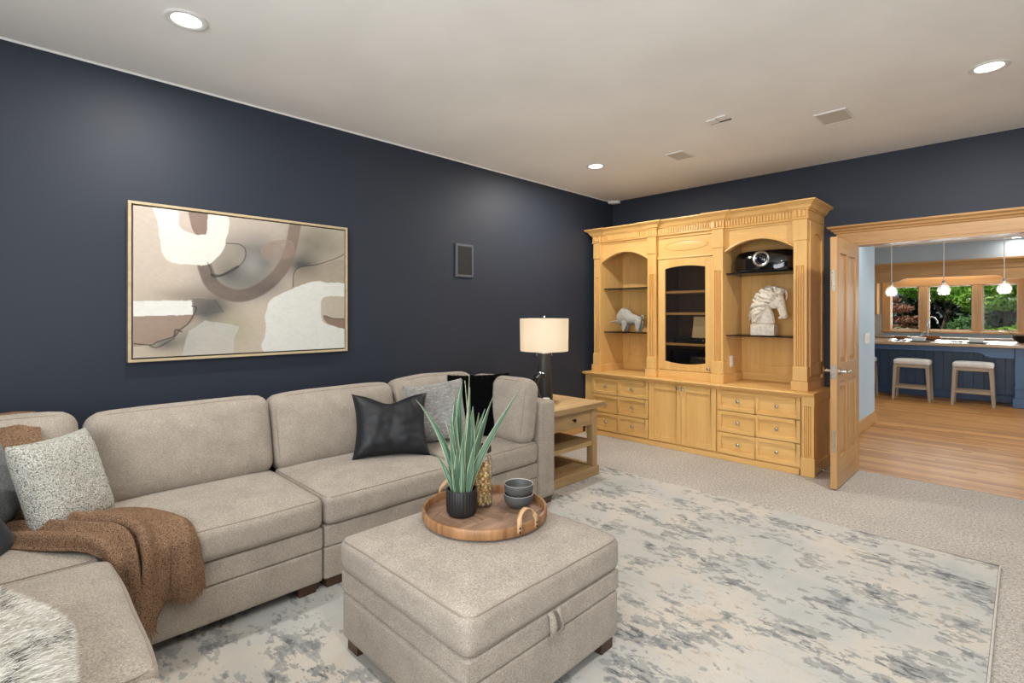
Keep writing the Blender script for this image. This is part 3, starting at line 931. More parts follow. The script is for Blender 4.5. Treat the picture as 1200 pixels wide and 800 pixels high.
# ---------------------------------------------------------------- base cabinet
KY = 4.9
bc = root('base_cabinet', 'long low honey maple base cabinet with drawers and two doors on the back wall', 'cabinet', (-2.47, 5.2, 0))
quick('carcass', 'maple_x', [(-3.68, -1.285, 4.93, 5.49, .01, .684)], bc)
for a in ((-3.68, -3.575), (-2.846, -2.830), (-2.112, -2.096)):
    quick('stile', 'maple_z', [(a[0], a[1], KY + .006, 4.935, .06, .684)], bc, bevel=.002)
quick('top_rail', 'maple_x', [(-3.575, -1.372, KY + .008, 4.933, .664, .684)], bc)
quick('base_rail', 'maple_x', [(-3.68, -1.385, KY - .004, 4.94, 0.0, .052)], bc, bevel=.004)
quick('toe_shadow_rail', 'maple_x', [(-3.575, -1.372, KY + .012, 4.94, .052, .066)], bc)

def knob(parent, x, y, z, mat='steel'):
    bm = B()
    tube(bm, [(x, y, z), (x, y - .014, z)], .006, 8)
    ell(bm, (x, y - .022, z), (.0165, .011, .0165), seg=14)
    add('knob', bm, mat, parent, smooth=60)

def drawer(x0, x1, z0, z1):
    bm = B()
    m = (x0 + x1) / 2
    s = .034
    frame_panel(bm, 'xz', x0, x1, z0, z1, KY - .010, KY + .012,
                [(x0 + s, m - .014, z0 + s + .008, z1 - s - .006, .010, -.010), (m + .014, x1 - s, z0 + s + .008, z1 - s - .006, .010, -.010)])
    bmesh.ops.remove_doubles(bm, verts=bm.verts[:], dist=1e-5)
    d = add('drawer', bm, 'maple_x', bc, bevel=.0035)
    for a, b_ in ((x0 + s, m - .014), (m + .014, x1 - s)):
        quick('panel', 'maple_x', [(a - .012, b_ + .012, KY + .003, KY + .013, z0 + .02, z1 - .02)], d)
        knob(d, (a + b_) / 2, KY + .003, (z0 + z1) / 2)
for x0, x1 in ((-3.572, -2.848), (-2.094, -1.375)):
    for z0, z1 in ((.479, .662), (.273, .469), (.067, .263)):
        drawer(x0, x1, z0, z1)
for x0, x1, kx in ((-2.828, -2.473, -2.497), (-2.469, -2.114, -2.444)):
    bm = B()
    frame_panel(bm, 'xz', x0, x1, .067, .662, KY - .010, KY + .012, [(x0 + .05, x1 - .05, .13, .605, .0, -.014)])
    bmesh.ops.remove_doubles(bm, verts=bm.verts[:], dist=1e-5)
    d = add('cabinet_door', bm, 'maple_z', bc, bevel=.0035)
    quick('panel', 'maple_z', [(x0 + .04, x1 - .04, KY + .003, KY + .013, .10, .62)], d)
    knob(d, kx, KY - .010, .632)

def fluted(bm, x0, x1, yf, yb, z0, z1, n=4, margin=.016, depth=.013):
    w = x1 - x0
    pitch = (w - 2 * margin) / n
    pts = [(x0, yb), (x0, yf)]
    for k in range(n):
        a = x0 + margin + pitch * k + pitch * .16
        b_ = x0 + margin + pitch * (k + 1) - pitch * .16
        pts += [(a, yf), (a + (b_ - a) * .25, yf + depth), (a + (b_ - a) * .75, yf + depth), (b_, yf)]
    pts += [(x1, yf), (x1, yb)]
    prism(bm, pts, 'xy', z0, z1)

def base_pilaster(x0, x1):
    bm = B()
    fluted(bm, x0 + .006, x1, KY, 4.95, .16, .60)
    add('fluted_pilaster', bm, 'maple_z', bc)
    quick('plinth', 'maple_z', [(x0, x1 + .008, KY - .012, 4.95, 0.0, .16)], bc, bevel=.004)
    quick('pilaster_head', 'maple_z', [(x0 + .004, x1 + .004, KY - .004, 4.95, .60, .684)], bc, bevel=.003)
base_pilaster(-1.372, -1.272)
# right end panel
bm = B()
frame_panel(bm, 'yz', 4.95, 5.49, .01, .684, -1.288, -1.272, [(5.01, 5.43, .10, .61, .02, 0)])
bmesh.ops.remove_doubles(bm, verts=bm.verts[:], dist=1e-5)
add('end_panel', bm, 'maple_z', bc, bevel=.003)
bm = B(); tube(bm, [(-1.272, 5.0, .055), (-1.25, 5.0, .055), (-1.165, 4.985, .052)], .0045, 8); ell(bm, (-1.162, 4.985, .052), (.010, .012, .012))
add('door_stop', bm, 'steel', smooth=50, label='small silver door stop peg between cabinet end and open door', cat='door stop')

ct = B()
sweep(ct, [(-.58, .685), (0, .685), (.006, .688), (.006, .694), (.018, .700), (.022, .708), (.018, .7145), (.010, .717), (-.58, .717)],
      [(-3.695, 4.88), (-1.262, 4.88)])
add('cabinet_top', ct, 'maple_x', smooth=35, label='long honey maple slab top with moulded edge lying on the base cabinet', cat='cabinet top')
# ---------------------------------------------------------------- display hutch
HB = 5.03    # face of the bays
hu = root('display_hutch', 'tall honey maple display hutch with two arched open bays and a glazed centre door', 'cabinet', (-2.48, 5.25, .717))
Z0 = .717
PIL = [(-3.62, -3.52), (-2.912, -2.802), (-2.192, -2.082), (-1.462, -1.347)]
BAY = [(-3.52, -2.912), (-2.802, -2.192), (-2.082, -1.462)]
for x0, x1 in PIL:
    xa, xb = x0 + .004, x1 - .004
    bm = B(); fluted(bm, xa, xb, 4.99, 5.06, .93, 1.82); add('fluted_shaft', bm, 'maple_z', hu)
    quick('upper_shaft', 'maple_z', [(xa, xb, 4.99, 5.06, 1.82, 2.04)], hu)
    quick('capital_block', 'maple_z', [(x0 - .001, x1 + .001, 4.982, 5.06, 2.04, 2.224)], hu, bevel=.003)
    quick('plinth', 'maple_z', [(x0 - .012, x1 + .012, 4.962, 5.06, Z0, .80)], hu, bevel=.005)
    quick('plinth_step', 'maple_z', [(x0 - .003, x1 + .003, 4.978, 5.06, .80, .93)], hu, bevel=.006)
    quick('divider', 'maple_z', [(x0 + .008, x1 - .008, 5.06, 5.49, Z0, 2.30)], hu)
quick('back_board', 'maple_z', [(-3.6, -1.36, 5.478, 5.492, Z0, 2.30)], hu)
quick('top_board', 'maple_x', [(-3.6, -1.36, 5.06, 5.478, 2.215, 2.235)], hu)
for i, (x0, x1) in enumerate(BAY):
    if i != 1:
        a, b_ = x0 - .008, x1 + .008
        # arched fascia and its bead
        bm = B(); prism(bm, [(x0, 2.224)] + arc_pts(x0, x1, 1.985, .107, 18) + [(x1, 2.224)], 'xz', HB, 5.062)
        add('arched_fascia', bm, 'maple_x', hu)
        top = arc_pts(x0, x1, 1.985, .107, 18)
        up = [(x, z + .026 - .006 * abs(2 * k / 18 - 1)) for k, (x, z) in enumerate(top)]
        bm = B(); prism(bm, top + up[::-1], 'xz', HB - .024, HB + .002); add('arch_moulding', bm, 'maple_x', hu, bevel=.007, seg=3)
        quick('frieze_fillet', 'maple_x', [(x0, x1, HB - .012, HB + .002, 2.205, 2.224)], hu, bevel=.002)
        # back panelling: low skirting, raised frame with bowed lower edge
        quick('inner_skirting', 'maple_x', [(a, b_, 5.462, 5.478, Z0, .80)], hu, bevel=.003)
        quick('inner_skirting', 'maple_y', [(a, a + .014, 5.07, 5.462, Z0, .80)], hu, bevel=.003)
        quick('inner_skirting', 'maple_y', [(b_ - .014, b_, 5.07, 5.462, Z0, .80)], hu, bevel=.003)
        bm = B(); frame_panel(bm, 'xz', a, b_, .80, 2.215, 5.468, 5.478, [(a + .085, b_ - .085, .905, 2.13, .03, -.03)])
        bmesh.ops.remove_doubles(bm, verts=bm.verts[:], dist=1e-5)
        add('back_frame', bm, 'maple_z', hu, bevel=.003)
        for z in ((1.69, 1.185) if i == 0 else (1.79, 1.185)):
            s = quick('glass_shelf', 'shelf_glass', [(a + .002, b_ - .002, 5.068, 5.465, z - .009, z)], hu)
            quick('polished_edge', 'black_gloss', [(a + .002, b_ - .002, 5.064, 5.069, z - .010, z + .001)], s)
            for xx in (a + .008, b_ - .008):
                for yy in (5.12, 5.42):
                    bm = B(); tube(bm, [(xx - .008, yy, z - .014), (xx + .008, yy, z - .014)], .004, 8); add('shelf_pin', bm, 'steel', s)
    else:
        quick('lintel_panel', 'maple_x', [(x0, x1, HB, 5.062, 1.985, 2.224)], hu)
        quick('frieze_fillet', 'maple_x', [(x0, x1, HB - .012, HB + .002, 2.195, 2.224)], hu, bevel=.002)
        quick('door_cap_moulding', 'maple_x', [(x0, x1, HB - .020, HB + .002, 1.972, 1.992)], hu, bevel=.006)
        bm = B()
        cx, cz = (x0 + x1) / 2 + .005, 2.105
        n = 36
        for (ra, ya), (rb, yb) in (((1.0, HB + .001), (.97, HB - .007)), ((.97, HB - .007), (.90, HB - .007)), ((.90, HB - .007), (.86, HB - .002)), ((.86, HB - .002), (.0, HB - .009))):
            for k in range(n):
                p = []
                for kk, rr, yy in ((k, ra, ya), (k + 1, ra, ya), (k + 1, rb, yb), (k, rb, yb)):
                    t_ = 2 * PI * kk / n
                    p.append(bm.verts.new((cx + .245 * rr * math.cos(t_), yy, cz + .052 * rr * math.sin(t_))))
                bm.faces.new(p)
        bmesh.ops.remove_doubles(bm, verts=bm.verts[:], dist=1e-5)
        add('oval_panel', bm, 'maple_x', hu, smooth=25)
        quick('plinth_rail', 'maple_x', [(x0, x1, HB - .018, 5.062, Z0, .800)], hu, bevel=.004)
        # lining of the media cavity
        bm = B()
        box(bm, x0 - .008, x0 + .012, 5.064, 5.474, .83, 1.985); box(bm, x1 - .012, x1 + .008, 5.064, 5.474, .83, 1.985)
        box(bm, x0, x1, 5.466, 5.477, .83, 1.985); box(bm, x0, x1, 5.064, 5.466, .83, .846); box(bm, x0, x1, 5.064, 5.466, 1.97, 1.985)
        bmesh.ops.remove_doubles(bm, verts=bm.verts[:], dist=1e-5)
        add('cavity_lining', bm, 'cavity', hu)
        for z in (1.636, 1.408, 1.085):
            quick('inner_shelf', 'maple_x', [(x0 + .012, x1 - .012, 5.075, 5.466, z - .026, z)], hu, bevel=.004)
        da, db = x0 + .008, x1 - .006
        bm = B(); frame_panel(bm, 'xz', da, db, .806, 1.966, HB - .014, HB + .010, [(da + .078, db - .075, .895, 1.868, .024, -.024)])
        bmesh.ops.remove_doubles(bm, verts=bm.verts[:], dist=1e-5)
        d = add('glazed_door', bm, 'maple_z', hu, bevel=.003)
        quick('glass_pane', 'smoke_glass', [(da + .05, db - .05, HB + .001, HB + .005, .86, 1.905)], d)
        knob(d, db - .038, HB - .014, .845)
        quick('door_back_rail', 'maple_x', [(x0, x1, HB + .011, 5.062, .80, .85)], hu)
# right-hand end panel of the hutch
bm = B(); frame_panel(bm, 'yz', 5.06, 5.492, Z0 + .12, 2.224, -1.356, -1.341, [(5.13, 5.43, .95, 2.07, .05, 0)])
bmesh.ops.remove_doubles(bm, verts=bm.verts[:], dist=1e-5)
add('end_panel', bm, 'maple_z', hu, bevel=.003)
bm = B(); prism(bm, [(5.06, Z0), (5.492, Z0), (5.492, .90), (5.46, .90), (5.455, .86), (5.43, .84), (5.42, .80), (5.06, .80)], 'yz', -1.36, -1.335); add('end_skirting', bm, 'maple_y', hu, bevel=.003)
# cornice: dentil band and crown break forward over every pilaster
path = [(-3.625, 5.49), (-3.625, 4.984)]
for i, (x0, x1) in enumerate(PIL):
    if i: path += [(x0 - .004, HB - .020), (x0 - .004, 4.984)]
    path += [(x1 + .004, 4.984)]
    if i < 3: path += [(x1 + .004, HB - .020)]
path += [(-1.343, 5.49)]
bm = B(); sweep(bm, [(-.03, 2.222), (.006, 2.222), (.012, 2.229), (.006, 2.236), (.004, 2.240), (.004, 2.308), (-.03, 2.308)], path); add('frieze_band', bm, 'maple_x', hu, smooth=30)
bm = B(); sweep(bm, [(-.03, 2.304), (.014, 2.304), (.016, 2.312), (.026, 2.318), (.030, 2.326), (.036, 2.340), (.050, 2.355), (.068, 2.363), (.072, 2.368), (.080, 2.372), (.080, 2.384), (-.03, 2.384)], path)
add('crown_moulding', bm, 'maple_x', hu, smooth=30)
bm = B()
def dentils(x0, x1, y):
    n = max(1, int((x1 - x0) / .026))
    w = (x1 - x0) / n
    for k in range(n):
        box(bm, x0 + w * k + w * .22, x0 + w * (k + 1) - w * .22, y - .012, y, 2.246, 2.300)
for x0, x1 in PIL: dentils(x0 + .006, x1 - .006, 4.984 - .003)
for x0, x1 in BAY: dentils(x0 + .012, x1 - .012, HB - .020 - .003)
add('dentil_row', bm, 'maple_z', hu, kind='stuff')
quick('top_cover', 'maple_x', [(-3.6, -1.36, 5.0, 5.49, 2.36, 2.38)], hu)
op = root('wall_outlet', 'small white outlet plate low on the left side inside the right arched bay', 'outlet', (-2.088, 5.2, .92))
quick('cover_plate', 'white', [(-2.0905, -2.083, 5.165, 5.235, .862, .975)], op, bevel=.002)
for z in (.885, .93):
    quick('socket', 'linen', [(-2.084, -2.080, 5.185, 5.215, z, z + .03)], op, bevel=.001)

# ---------------------------------------------------------------- things in the hutch
def capsule_chain(bm, pts, n=6, seg=12):
    """pts: (x, y, z, rx, ry, rz); ellipsoids interpolated between"""
    for a, b_ in zip(pts, pts[1:]):
        for k in range(n + 1):
            t_ = k / n
            q = [a[i] * (1 - t_) + b_[i] * t_ for i in range(6)]
            ell(bm, q[:3], q[3:], seg=seg)

def horse():
    ox, oy, oz = -1.79, 5.25, 1.186
    r = root('horse_head_bust', 'white antique plaster horse head bust on a block, on the glass shelf under the projector', 'sculpture', (ox, oy, oz))
    X = lambda c: ox + (c - 285) * .00088
    Zz = lambda c: oz + (650 - c) * .000923
    quick('block_base', 'plaster', [(X(162), X(408), oy - .065, oy + .065, oz, Zz(537))], r, bevel=.004)
    bm = B()
    def q(cx, cy, rx, rz, ry): return (X(cx), oy, Zz(cy), rx * .00088, ry, rz * .000923)
    capsule_chain(bm, [q(278, 520, 122, 30, .052), q(266, 430, 116, 60, .048), q(250, 350, 96, 60, .044), q(280, 265, 92, 60, .040), q(335, 212, 70, 50, .037), q(395, 212, 56, 42, .036)], 11)
    capsule_chain(bm, [q(415, 245, 66, 62, .040), q(447, 325, 54, 50, .034), q(470, 400, 42, 40, .027), q(483, 448, 38, 34, .027)], 5)
    for s in (-1, 1):
        ell(bm, (X(388), oy + s * .022, Zz(315)), (.054, .020, .054), seg=14)          # cheek
        ell(bm, (X(455), oy + s * .034, Zz(282)), (.014, .010, .012), seg=10)          # brow over the eye
        ell(bm, (X(500), oy + s * .018, Zz(440)), (.010, .010, .011), seg=8)           # nostril wing
        capsule_chain(bm, [(X(470), oy + s * .026, Zz(205), .014, .010, .016), (X(492), oy + s * .030, Zz(176), .005, .005, .010)], 4, 8)
    ell(bm, (X(446), oy, Zz(468)), (.020, .020, .012), seg=10)                          # chin
    rnd = random.Random(5)
    crest = [(450, 172), (395, 150), (330, 148), (262, 172), (210, 220), (178, 280), (158, 345), (148, 410), (160, 470), (185, 515)]
    for i, (cx, cy) in enumerate(crest):
        ell(bm, (X(cx), oy, Zz(cy)), (.020, .020, .020), seg=8)
    for s in (-1, 1):
        for i in range(17):
            t_ = (i + rnd.uniform(-.3, .3)) / 16; t_ = max(0, min(1, t_))
            k = t_ * (len(crest) - 1); j = min(int(k), len(crest) - 2); u = k - j
            ex_ = crest[j][0] * (1 - u) + crest[j + 1][0] * u; ey_ = crest[j][1] * (1 - u) + crest[j + 1][1] * u
            # lock rooted on the side of the neck, swept back over the crest to a ragged tip
            sx_ = 455 - 200 * t_ + rnd.uniform(-14, 14); sy_ = 205 + 230 * t_ ** 1.1 + rnd.uniform(-10, 10)
            mx_, my_ = (sx_ + ex_) / 2 + rnd.uniform(-22, 22), (sy_ + ey_) / 2 + rnd.uniform(-34, 30)
            out_ = 16 + rnd.uniform(0, 22)
            ux_, uy_ = ex_ - sx_, ey_ - sy_; L_ = math.hypot(ux_, uy_) + 1e-6
            d0 = .044 + .012 * t_
            tube(bm, [(X(sx_), oy + s * d0 * .85, Zz(sy_)), (X((sx_ + mx_) / 2), oy + s * d0 * 1.08, Zz((sy_ + my_) / 2 - 6)), (X(mx_), oy + s * d0 * 1.02, Zz(my_)), (X(ex_), oy + s * .026, Zz(ey_)), (X(ex_ + ux_ / L_ * out_), oy + s * .010, Zz(ey_ + uy_ / L_ * out_ + 30))], [.006, .013, .016, .015, .004], 7)
    tube(bm, [(X(468), oy, Zz(175)), (X(505), oy, Zz(195)), (X(512), oy, Zz(250)), (X(500), oy, Zz(290))], [.012, .012, .009, .003], 7)
    add('horse_head', bm, 'plaster', r, mods=(remesh(.0034, 4),))
horse()

def bull():
    ox, oy, oz = -3.305, 5.24, 1.1855
    X = lambda c: ox + (c - 455) * .00072
    Zz = lambda c: oz + (613 - c) * .000627
    bm = B()
    def q(cx, cy, rx, rz, ry): return (X(cx), oy, Zz(cy), rx * .00072, ry, rz * .000627)
    capsule_chain(bm, [q(330, 345, 92, 130, .060), q(390, 300, 118, 135, .066), q(470, 370, 105, 115, .060), q(560, 385, 95, 95, .055), q(620, 400, 88, 88, .055)], 5)
    capsule_chain(bm, [q(330, 400, 80, 80, .050), q(280, 430, 52, 48, .036), q(300, 470, 30, 32, .026)], 4)
    for s in (-1, 1):
        capsule_chain(bm, [(X(268), oy + s * .020, Zz(412), .013, .012, .012), (X(215), oy + s * .060, Zz(425), .009, .009, .008), (X(166), oy + s * .072, Zz(455), .005, .005, .005)], 6, 8)
        capsule_chain(bm, [(X(405), oy + s * .030, Zz(450), .042, .026, .05), (X(398), oy + s * .032, Zz(540), .026, .020, .03), (X(392), oy + s * .034, Zz(590), .019, .018, .0143)], 6)
        capsule_chain(bm, [(X(650), oy + s * .028, Zz(440), .046, .026, .05), (X(655), oy + s * .030, Zz(530), .030, .022, .03), (X(656), oy + s * .032, Zz(590), .020, .018, .0143)], 6)
    tail = [(X(690), oy, Zz(345)), (X(700), oy - .004, Zz(318)), (X(722), oy - .006, Zz(308)), (X(745), oy - .006, Zz(322)), (X(745), oy - .004, Zz(345)), (X(728), oy, Zz(372))]
    tube(bm, tail, [.011, .009, .008, .008, .009, .011], 8)
    add('bull_figurine', bm, 'stone', mods=(remesh(.0042, 6),), label='grey stone bull figurine with lowered horns on the left bay glass shelf', cat='figurine')
bull()

def projector():
    ox, oy, oz = -1.765, 5.28, 1.791
    r = root('projector', 'glossy black home cinema projector with round lens under the right arch', 'projector', (ox, oy, oz))
    w, d = .280, .19
    pts = [(ox - w, oy + d), (ox - w, oy - d * .55), (ox - w * .72, oy - d * .80), (ox - w * .35, oy - d * .93), (ox + w * .35, oy - d * .93), (ox + w * .72, oy - d * .80), (ox + w, oy - d * .55), (ox + w, oy + d)]
    bm = B()
    z = [(.018, .94), (.034, 1.0), (.120, 1.0), (.170, .95), (.200, .84), (.208, .72)]
    rings = []
    for zz, k in z:
        rings.append([bm.verts.new((ox + (p[0] - ox) * k, oy + (p[1] - oy) * (k if zz > .1 else .98 + .02 * k), oz + zz)) for p in pts])
    for A, C_ in zip(rings, rings[1:]):
        for k in range(len(pts)):
            bm.faces.new((A[k], A[(k + 1) % len(pts)], C_[(k + 1) % len(pts)], C_[k]))
    bm.faces.new(rings[0][::-1]); bm.faces.new(rings[-1])
    add('housing', bm, 'black_gloss', r, smooth=35, bevel=.006)
    quick('lower_lip', 'black_matte', [(ox - w * .78, ox + w * .78, oy - d * .86, oy + d, oz + .010, oz + .022)], r, bevel=.003)
    lx, ly, lz = ox - .005, oy - d * .93, oz + .122
    bm = B()
    prof = [(.072, .0), (.077, -.006), (.076, -.014), (.066, -.020), (.055, -.016), (.054, -.002)]
    def ring(prof, n=40):
        rows = []
        for rr, yy in prof:
            rows.append([bm.verts.new((lx + rr * math.cos(2 * PI * k / n), ly + yy, lz + rr * math.sin(2 * PI * k / n))) for k in range(n)])
        return rows, n
    rows, n = ring(prof)
    for A, C_ in zip(rows, rows[1:]):
        for k in range(n): bm.faces.new((A[k], A[(k + 1) % n], C_[(k + 1) % n], C_[k]))
    add('lens_ring', bm, 'steel', r, smooth=50)
    bm = B(); rows, n = ring([(.056, -.002), (.050, -.012), (.040, -.008), (.030, -.010), (.028, .000), (.020, -.004), (.010, -.008)])
    for A, C_ in zip(rows, rows[1:]):
        for k in range(n): bm.faces.new((A[k], A[(k + 1) % n], C_[(k + 1) % n], C_[k]))
    bm.faces.new(rows[-1])
    add('lens', bm, 'lens', r, smooth=30)
    for sx in (-.19, .19):
        for sy in (-.10, .14):
            bm = B(); lathe(bm, [(0, .001), (.014, .001), (.014, .014), (0, .014)], (ox + sx, oy + sy, oz), 14); add('foot', bm, 'black_matte', r)
    for k, (dx, dz) in enumerate(((.115, .118), (.135, .118), (.085, .075), (.10, .075))):
        quick('indicator', 'steel', [(ox + dx - .005, ox + dx + .005, oy - d * .93 - .002 + .012, oy - d * .90 + .02, oz + dz - .003, oz + dz + .003)], r)
projector()

def av_box(x0, x1, y0, z0, h, name, label):
    r = root(name, label, 'receiver', ((x0 + x1) / 2, y0 + .13, z0), None)
    quick('housing', 'black_matte', [(x0, x1, y0, y0 + .26, z0 + .010, z0 + h)], r, bevel=.003)
    quick('front_panel', 'black_gloss', [(x0 + .004, x1 - .004, y0 - .004, y0 + .002, z0 + .014, z0 + h - .004)], r, bevel=.001)
    for xx in (x0 + .03, x1 - .03):
        for yy in (y0 + .03, y0 + .23):
            bm = B(); lathe(bm, [(0, 0), (.012, 0), (.012, .012), (0, .012)], (xx, yy, z0), 12); add('foot', bm, 'black_matte', r)
    for k in range(3):
        bm = B(); xx = x1 - .05 - k * .035; tube(bm, [(xx, y0 - .003, z0 + h * .55), (xx, y0 - .014, z0 + h * .55)], .009, 14); add('dial', bm, 'steel' if k == 0 else 'black_matte', r)
    quick('display', 'lens', [(x0 + .05, x0 + .20, y0 - .006, y0 - .003, z0 + h * .42, z0 + h * .72)], r)
av_box(-2.70, -2.29, 5.12, 1.0855, .058, 'disc_player', 'slim black disc player on the lowest wooden shelf behind the glazed door')
av_box(-2.71, -2.28, 5.13, .8465, .155, 'audio_receiver', 'tall black audio receiver at the bottom of the glazed compartment')
bm = B(); prism(bm, [(5.14, 1.1445), (5.146, 1.1445), (5.196, 1.365), (5.190, 1.365)], 'yz', -2.475, -2.262)
add('cream_card', bm, 'card', label='square cream card leaning on the disc player behind the smoked glass', cat='card')
# ---------------------------------------------------------------- soft shapes
def warp(u):
    return math.copysign(1 - (1 - abs(u)) ** 1.7, u)

class Soft:
    """rounded cushion block: half sizes h, corner radius r, puff (x,y,z) per axis, lumpy noise"""
    def __init__(s, c, h, r, puff=(0, 0, 0), lump=.004, mat=None, n=12, seed=0.0):
        s.c, s.h, s.r, s.puff, s.lump, s.n, s.seed = Vector(c), h, r, puff, lump, n, seed
        s.mat = mat or Matrix.Identity(3)
    def deform(s, q):
        u = [max(-1, min(1, q[i] / s.h[i])) for i in range(3)]
        p = list(q)
        for i in range(3):
            j, k = (i + 1) % 3, (i + 2) % 3
            pf = s.puff[i]
            if isinstance(pf, tuple):
                pf = pf[1] if u[i] > 0 else pf[0]
            p[i] += math.copysign(pf, u[i]) * abs(u[i]) * (1 - abs(u[j]) ** 3) * (1 - abs(u[k]) ** 3)
        v = Vector(p)
        if s.lump:
            w = s.mat @ v + s.c
            nz = mnoise.noise_vector(w * 5.0 + Vector((s.seed, 0, 0)))
            v += nz * s.lump
        return s.mat @ v + s.c
    def rounded(s, u):
        q = Vector((warp(u[0]) * s.h[0], warp(u[1]) * s.h[1], warp(u[2]) * s.h[2]))
        inn = Vector([max(-(s.h[i] - s.r), min(s.h[i] - s.r, q[i])) for i in range(3)])
        d = q - inn
        if d.length > 1e-9:
            # push onto the rounded shell
            m = max(abs(q[i]) / s.h[i] for i in range(3))
            q = inn + d.normalized() * s.r if m > .999 else q
        return q
    def build(s, bm):
        bmesh.ops.create_cube(bm, size=2.0)
        bmesh.ops.subdivide_edges(bm, edges=bm.edges[:], cuts=s.n - 1, use_grid_fill=True)
        for v in bm.verts:
            v.co = s.deform(s.rounded(v.co.copy()))
    def seam(s, bm, axis, side, rad=.0022, k=.35):
        """a welt running round the block near the given face"""
        i, j = [a for a in range(3) if a != axis]
        off = s.r * (1 - math.cos(math.radians(45))) * k / .35
        z = side * (s.h[axis] - off)
        a, b_ = s.h[i] - off + .001, s.h[j] - off + .001
        rr = s.r
        pts = []
        for cx, cy, a0 in ((a - rr, b_ - rr, 0), (-a + rr, b_ - rr, 90), (-a + rr, -b_ + rr, 180), (a - rr, -b_ + rr, 270)):
            for t in range(0, 91, 30):
                an = math.radians(a0 + t)
                pts.append((cx + rr * math.cos(an), cy + rr * math.sin(an)))
        full = []
        for p, q in zip(pts, pts[1:] + pts[:1]):
            d = math.hypot(q[0] - p[0], q[1] - p[1])
            m = max(1, int(d / .05))
            for t in range(m):
                full.append((p[0] + (q[0] - p[0]) * t / m, p[1] + (q[1] - p[1]) * t / m))
        out = []
        for p in full:
            v = [0, 0, 0]
            v[i], v[j], v[axis] = p[0], p[1], z
            out.append(s.deform(Vector(v)))
        tube(bm, out, rad, 6, closed=True)

def soft(name, parent, mat, c, h, r, puff=(0, 0, 0), lump=.003, rot=None, n=12, seams=(), seed=0.0):
    m = Euler(rot).to_matrix() if rot is not None else None
    sb = Soft(c, h, r, puff, lump, m, n, seed)
    bm = B(); sb.build(bm)
    o = add(name, bm, mat, parent, smooth=60)
    if seams:
        bm = B()
        for a in seams:
            sb.seam(bm, *a)
        add('seam', bm, 'seam', o, smooth=80, kind='stuff' if len(seams) > 1 else None)
    return o

G = .012   # rug thickness: everything on the rug stands at this height
rug = B(); box(rug, -3.35, -.105, -.95, 3.872, 0.0005, G)
rg = add('area_rug', rug, 'rug', label='large pale distressed area rug with slate flecks under sofa and ottoman', cat='rug')
bm = B()
tube(bm, [(-3.352, -.95, .007), (-3.352, 3.872, .007), (-.099, 3.876, .007), (-.099, -.95, .007)], .0065, 8)
add('bound_edge', bm, 'rug_edge', rg, smooth=60)

# ---------------------------------------------------------------- sectional sofa
SG = 'modules of the taupe sectional sofa'
def feet(r, xs, ys):
    for x in xs:
        for y in ys:
            bm = B()
            a, b_ = .05, .042
            v0 = [(x - b_, y - b_, G), (x + b_, y - b_, G), (x + b_, y + b_, G), (x - b_, y + b_, G)]
            v1 = [(x - a, y - a, .07), (x + a, y - a, .07), (x + a, y + a, .07), (x - a, y + a, .07)]
            va = [bm.verts.new(p) for p in v0]; vb = [bm.verts.new(p) for p in v1]
            bm.faces.new(va[::-1]); bm.faces.new(vb)
            for i in range(4): bm.faces.new((va[i], va[(i + 1) % 4], vb[(i + 1) % 4], vb[i]))
            add('foot', bm, 'foot', r, bevel=.003)

def base_block(r, x0, x1, y0, y1):
    soft('base', r, 'sofa', ((x0 + x1) / 2, (y0 + y1) / 2, .146), ((x1 - x0) / 2, (y1 - y0) / 2, .080), .012, lump=.0015)
    soft('base_band', r, 'sofa', ((x0 + x1) / 2, (y0 + y1) / 2, .280), ((x1 - x0) / 2, (y1 - y0) / 2, .053), .010, lump=.0015)

def armless(y0, y1, label):
    r = root('sofa_section', label, 'sofa', (-2.98, (y0 + y1) / 2, G), SG)
    g = .004
    base_block(r, -3.48, -2.462, y0 + g, y1 - g)
    ym = (y0 + y1) / 2; hy = (y1 - y0) / 2 - g
    soft('back_frame', r, 'sofa', (-3.42, ym, .54), (.065, hy, .21), .02, lump=.002)
    soft('seat_cushion', r, 'sofa', (-2.80, ym, .410), (.355, hy - .001, .076), .038, puff=(.014, .004, (.0, .026)), n=14, seams=((2, 1), (2, -1)), seed=y0)
    soft('back_cushion', r, 'sofa', (-3.205, ym, .678), (.105, hy - .002, .225), .07, puff=((.0, .045), .004, .012), rot=(0, math.radians(-13), 0), n=14, lump=.006, seams=((0, 1, .0022),), seed=y0 + 3)
    feet(r, (-2.53, -3.42), (y0 + .07, y1 - .07))
    return r
secA = armless(.285, 1.142, 'armless sofa section in the middle of the long side, under the painting')
secB = armless(1.142, 1.985, 'armless sofa section behind the ottoman, with the black leather cushion on it')

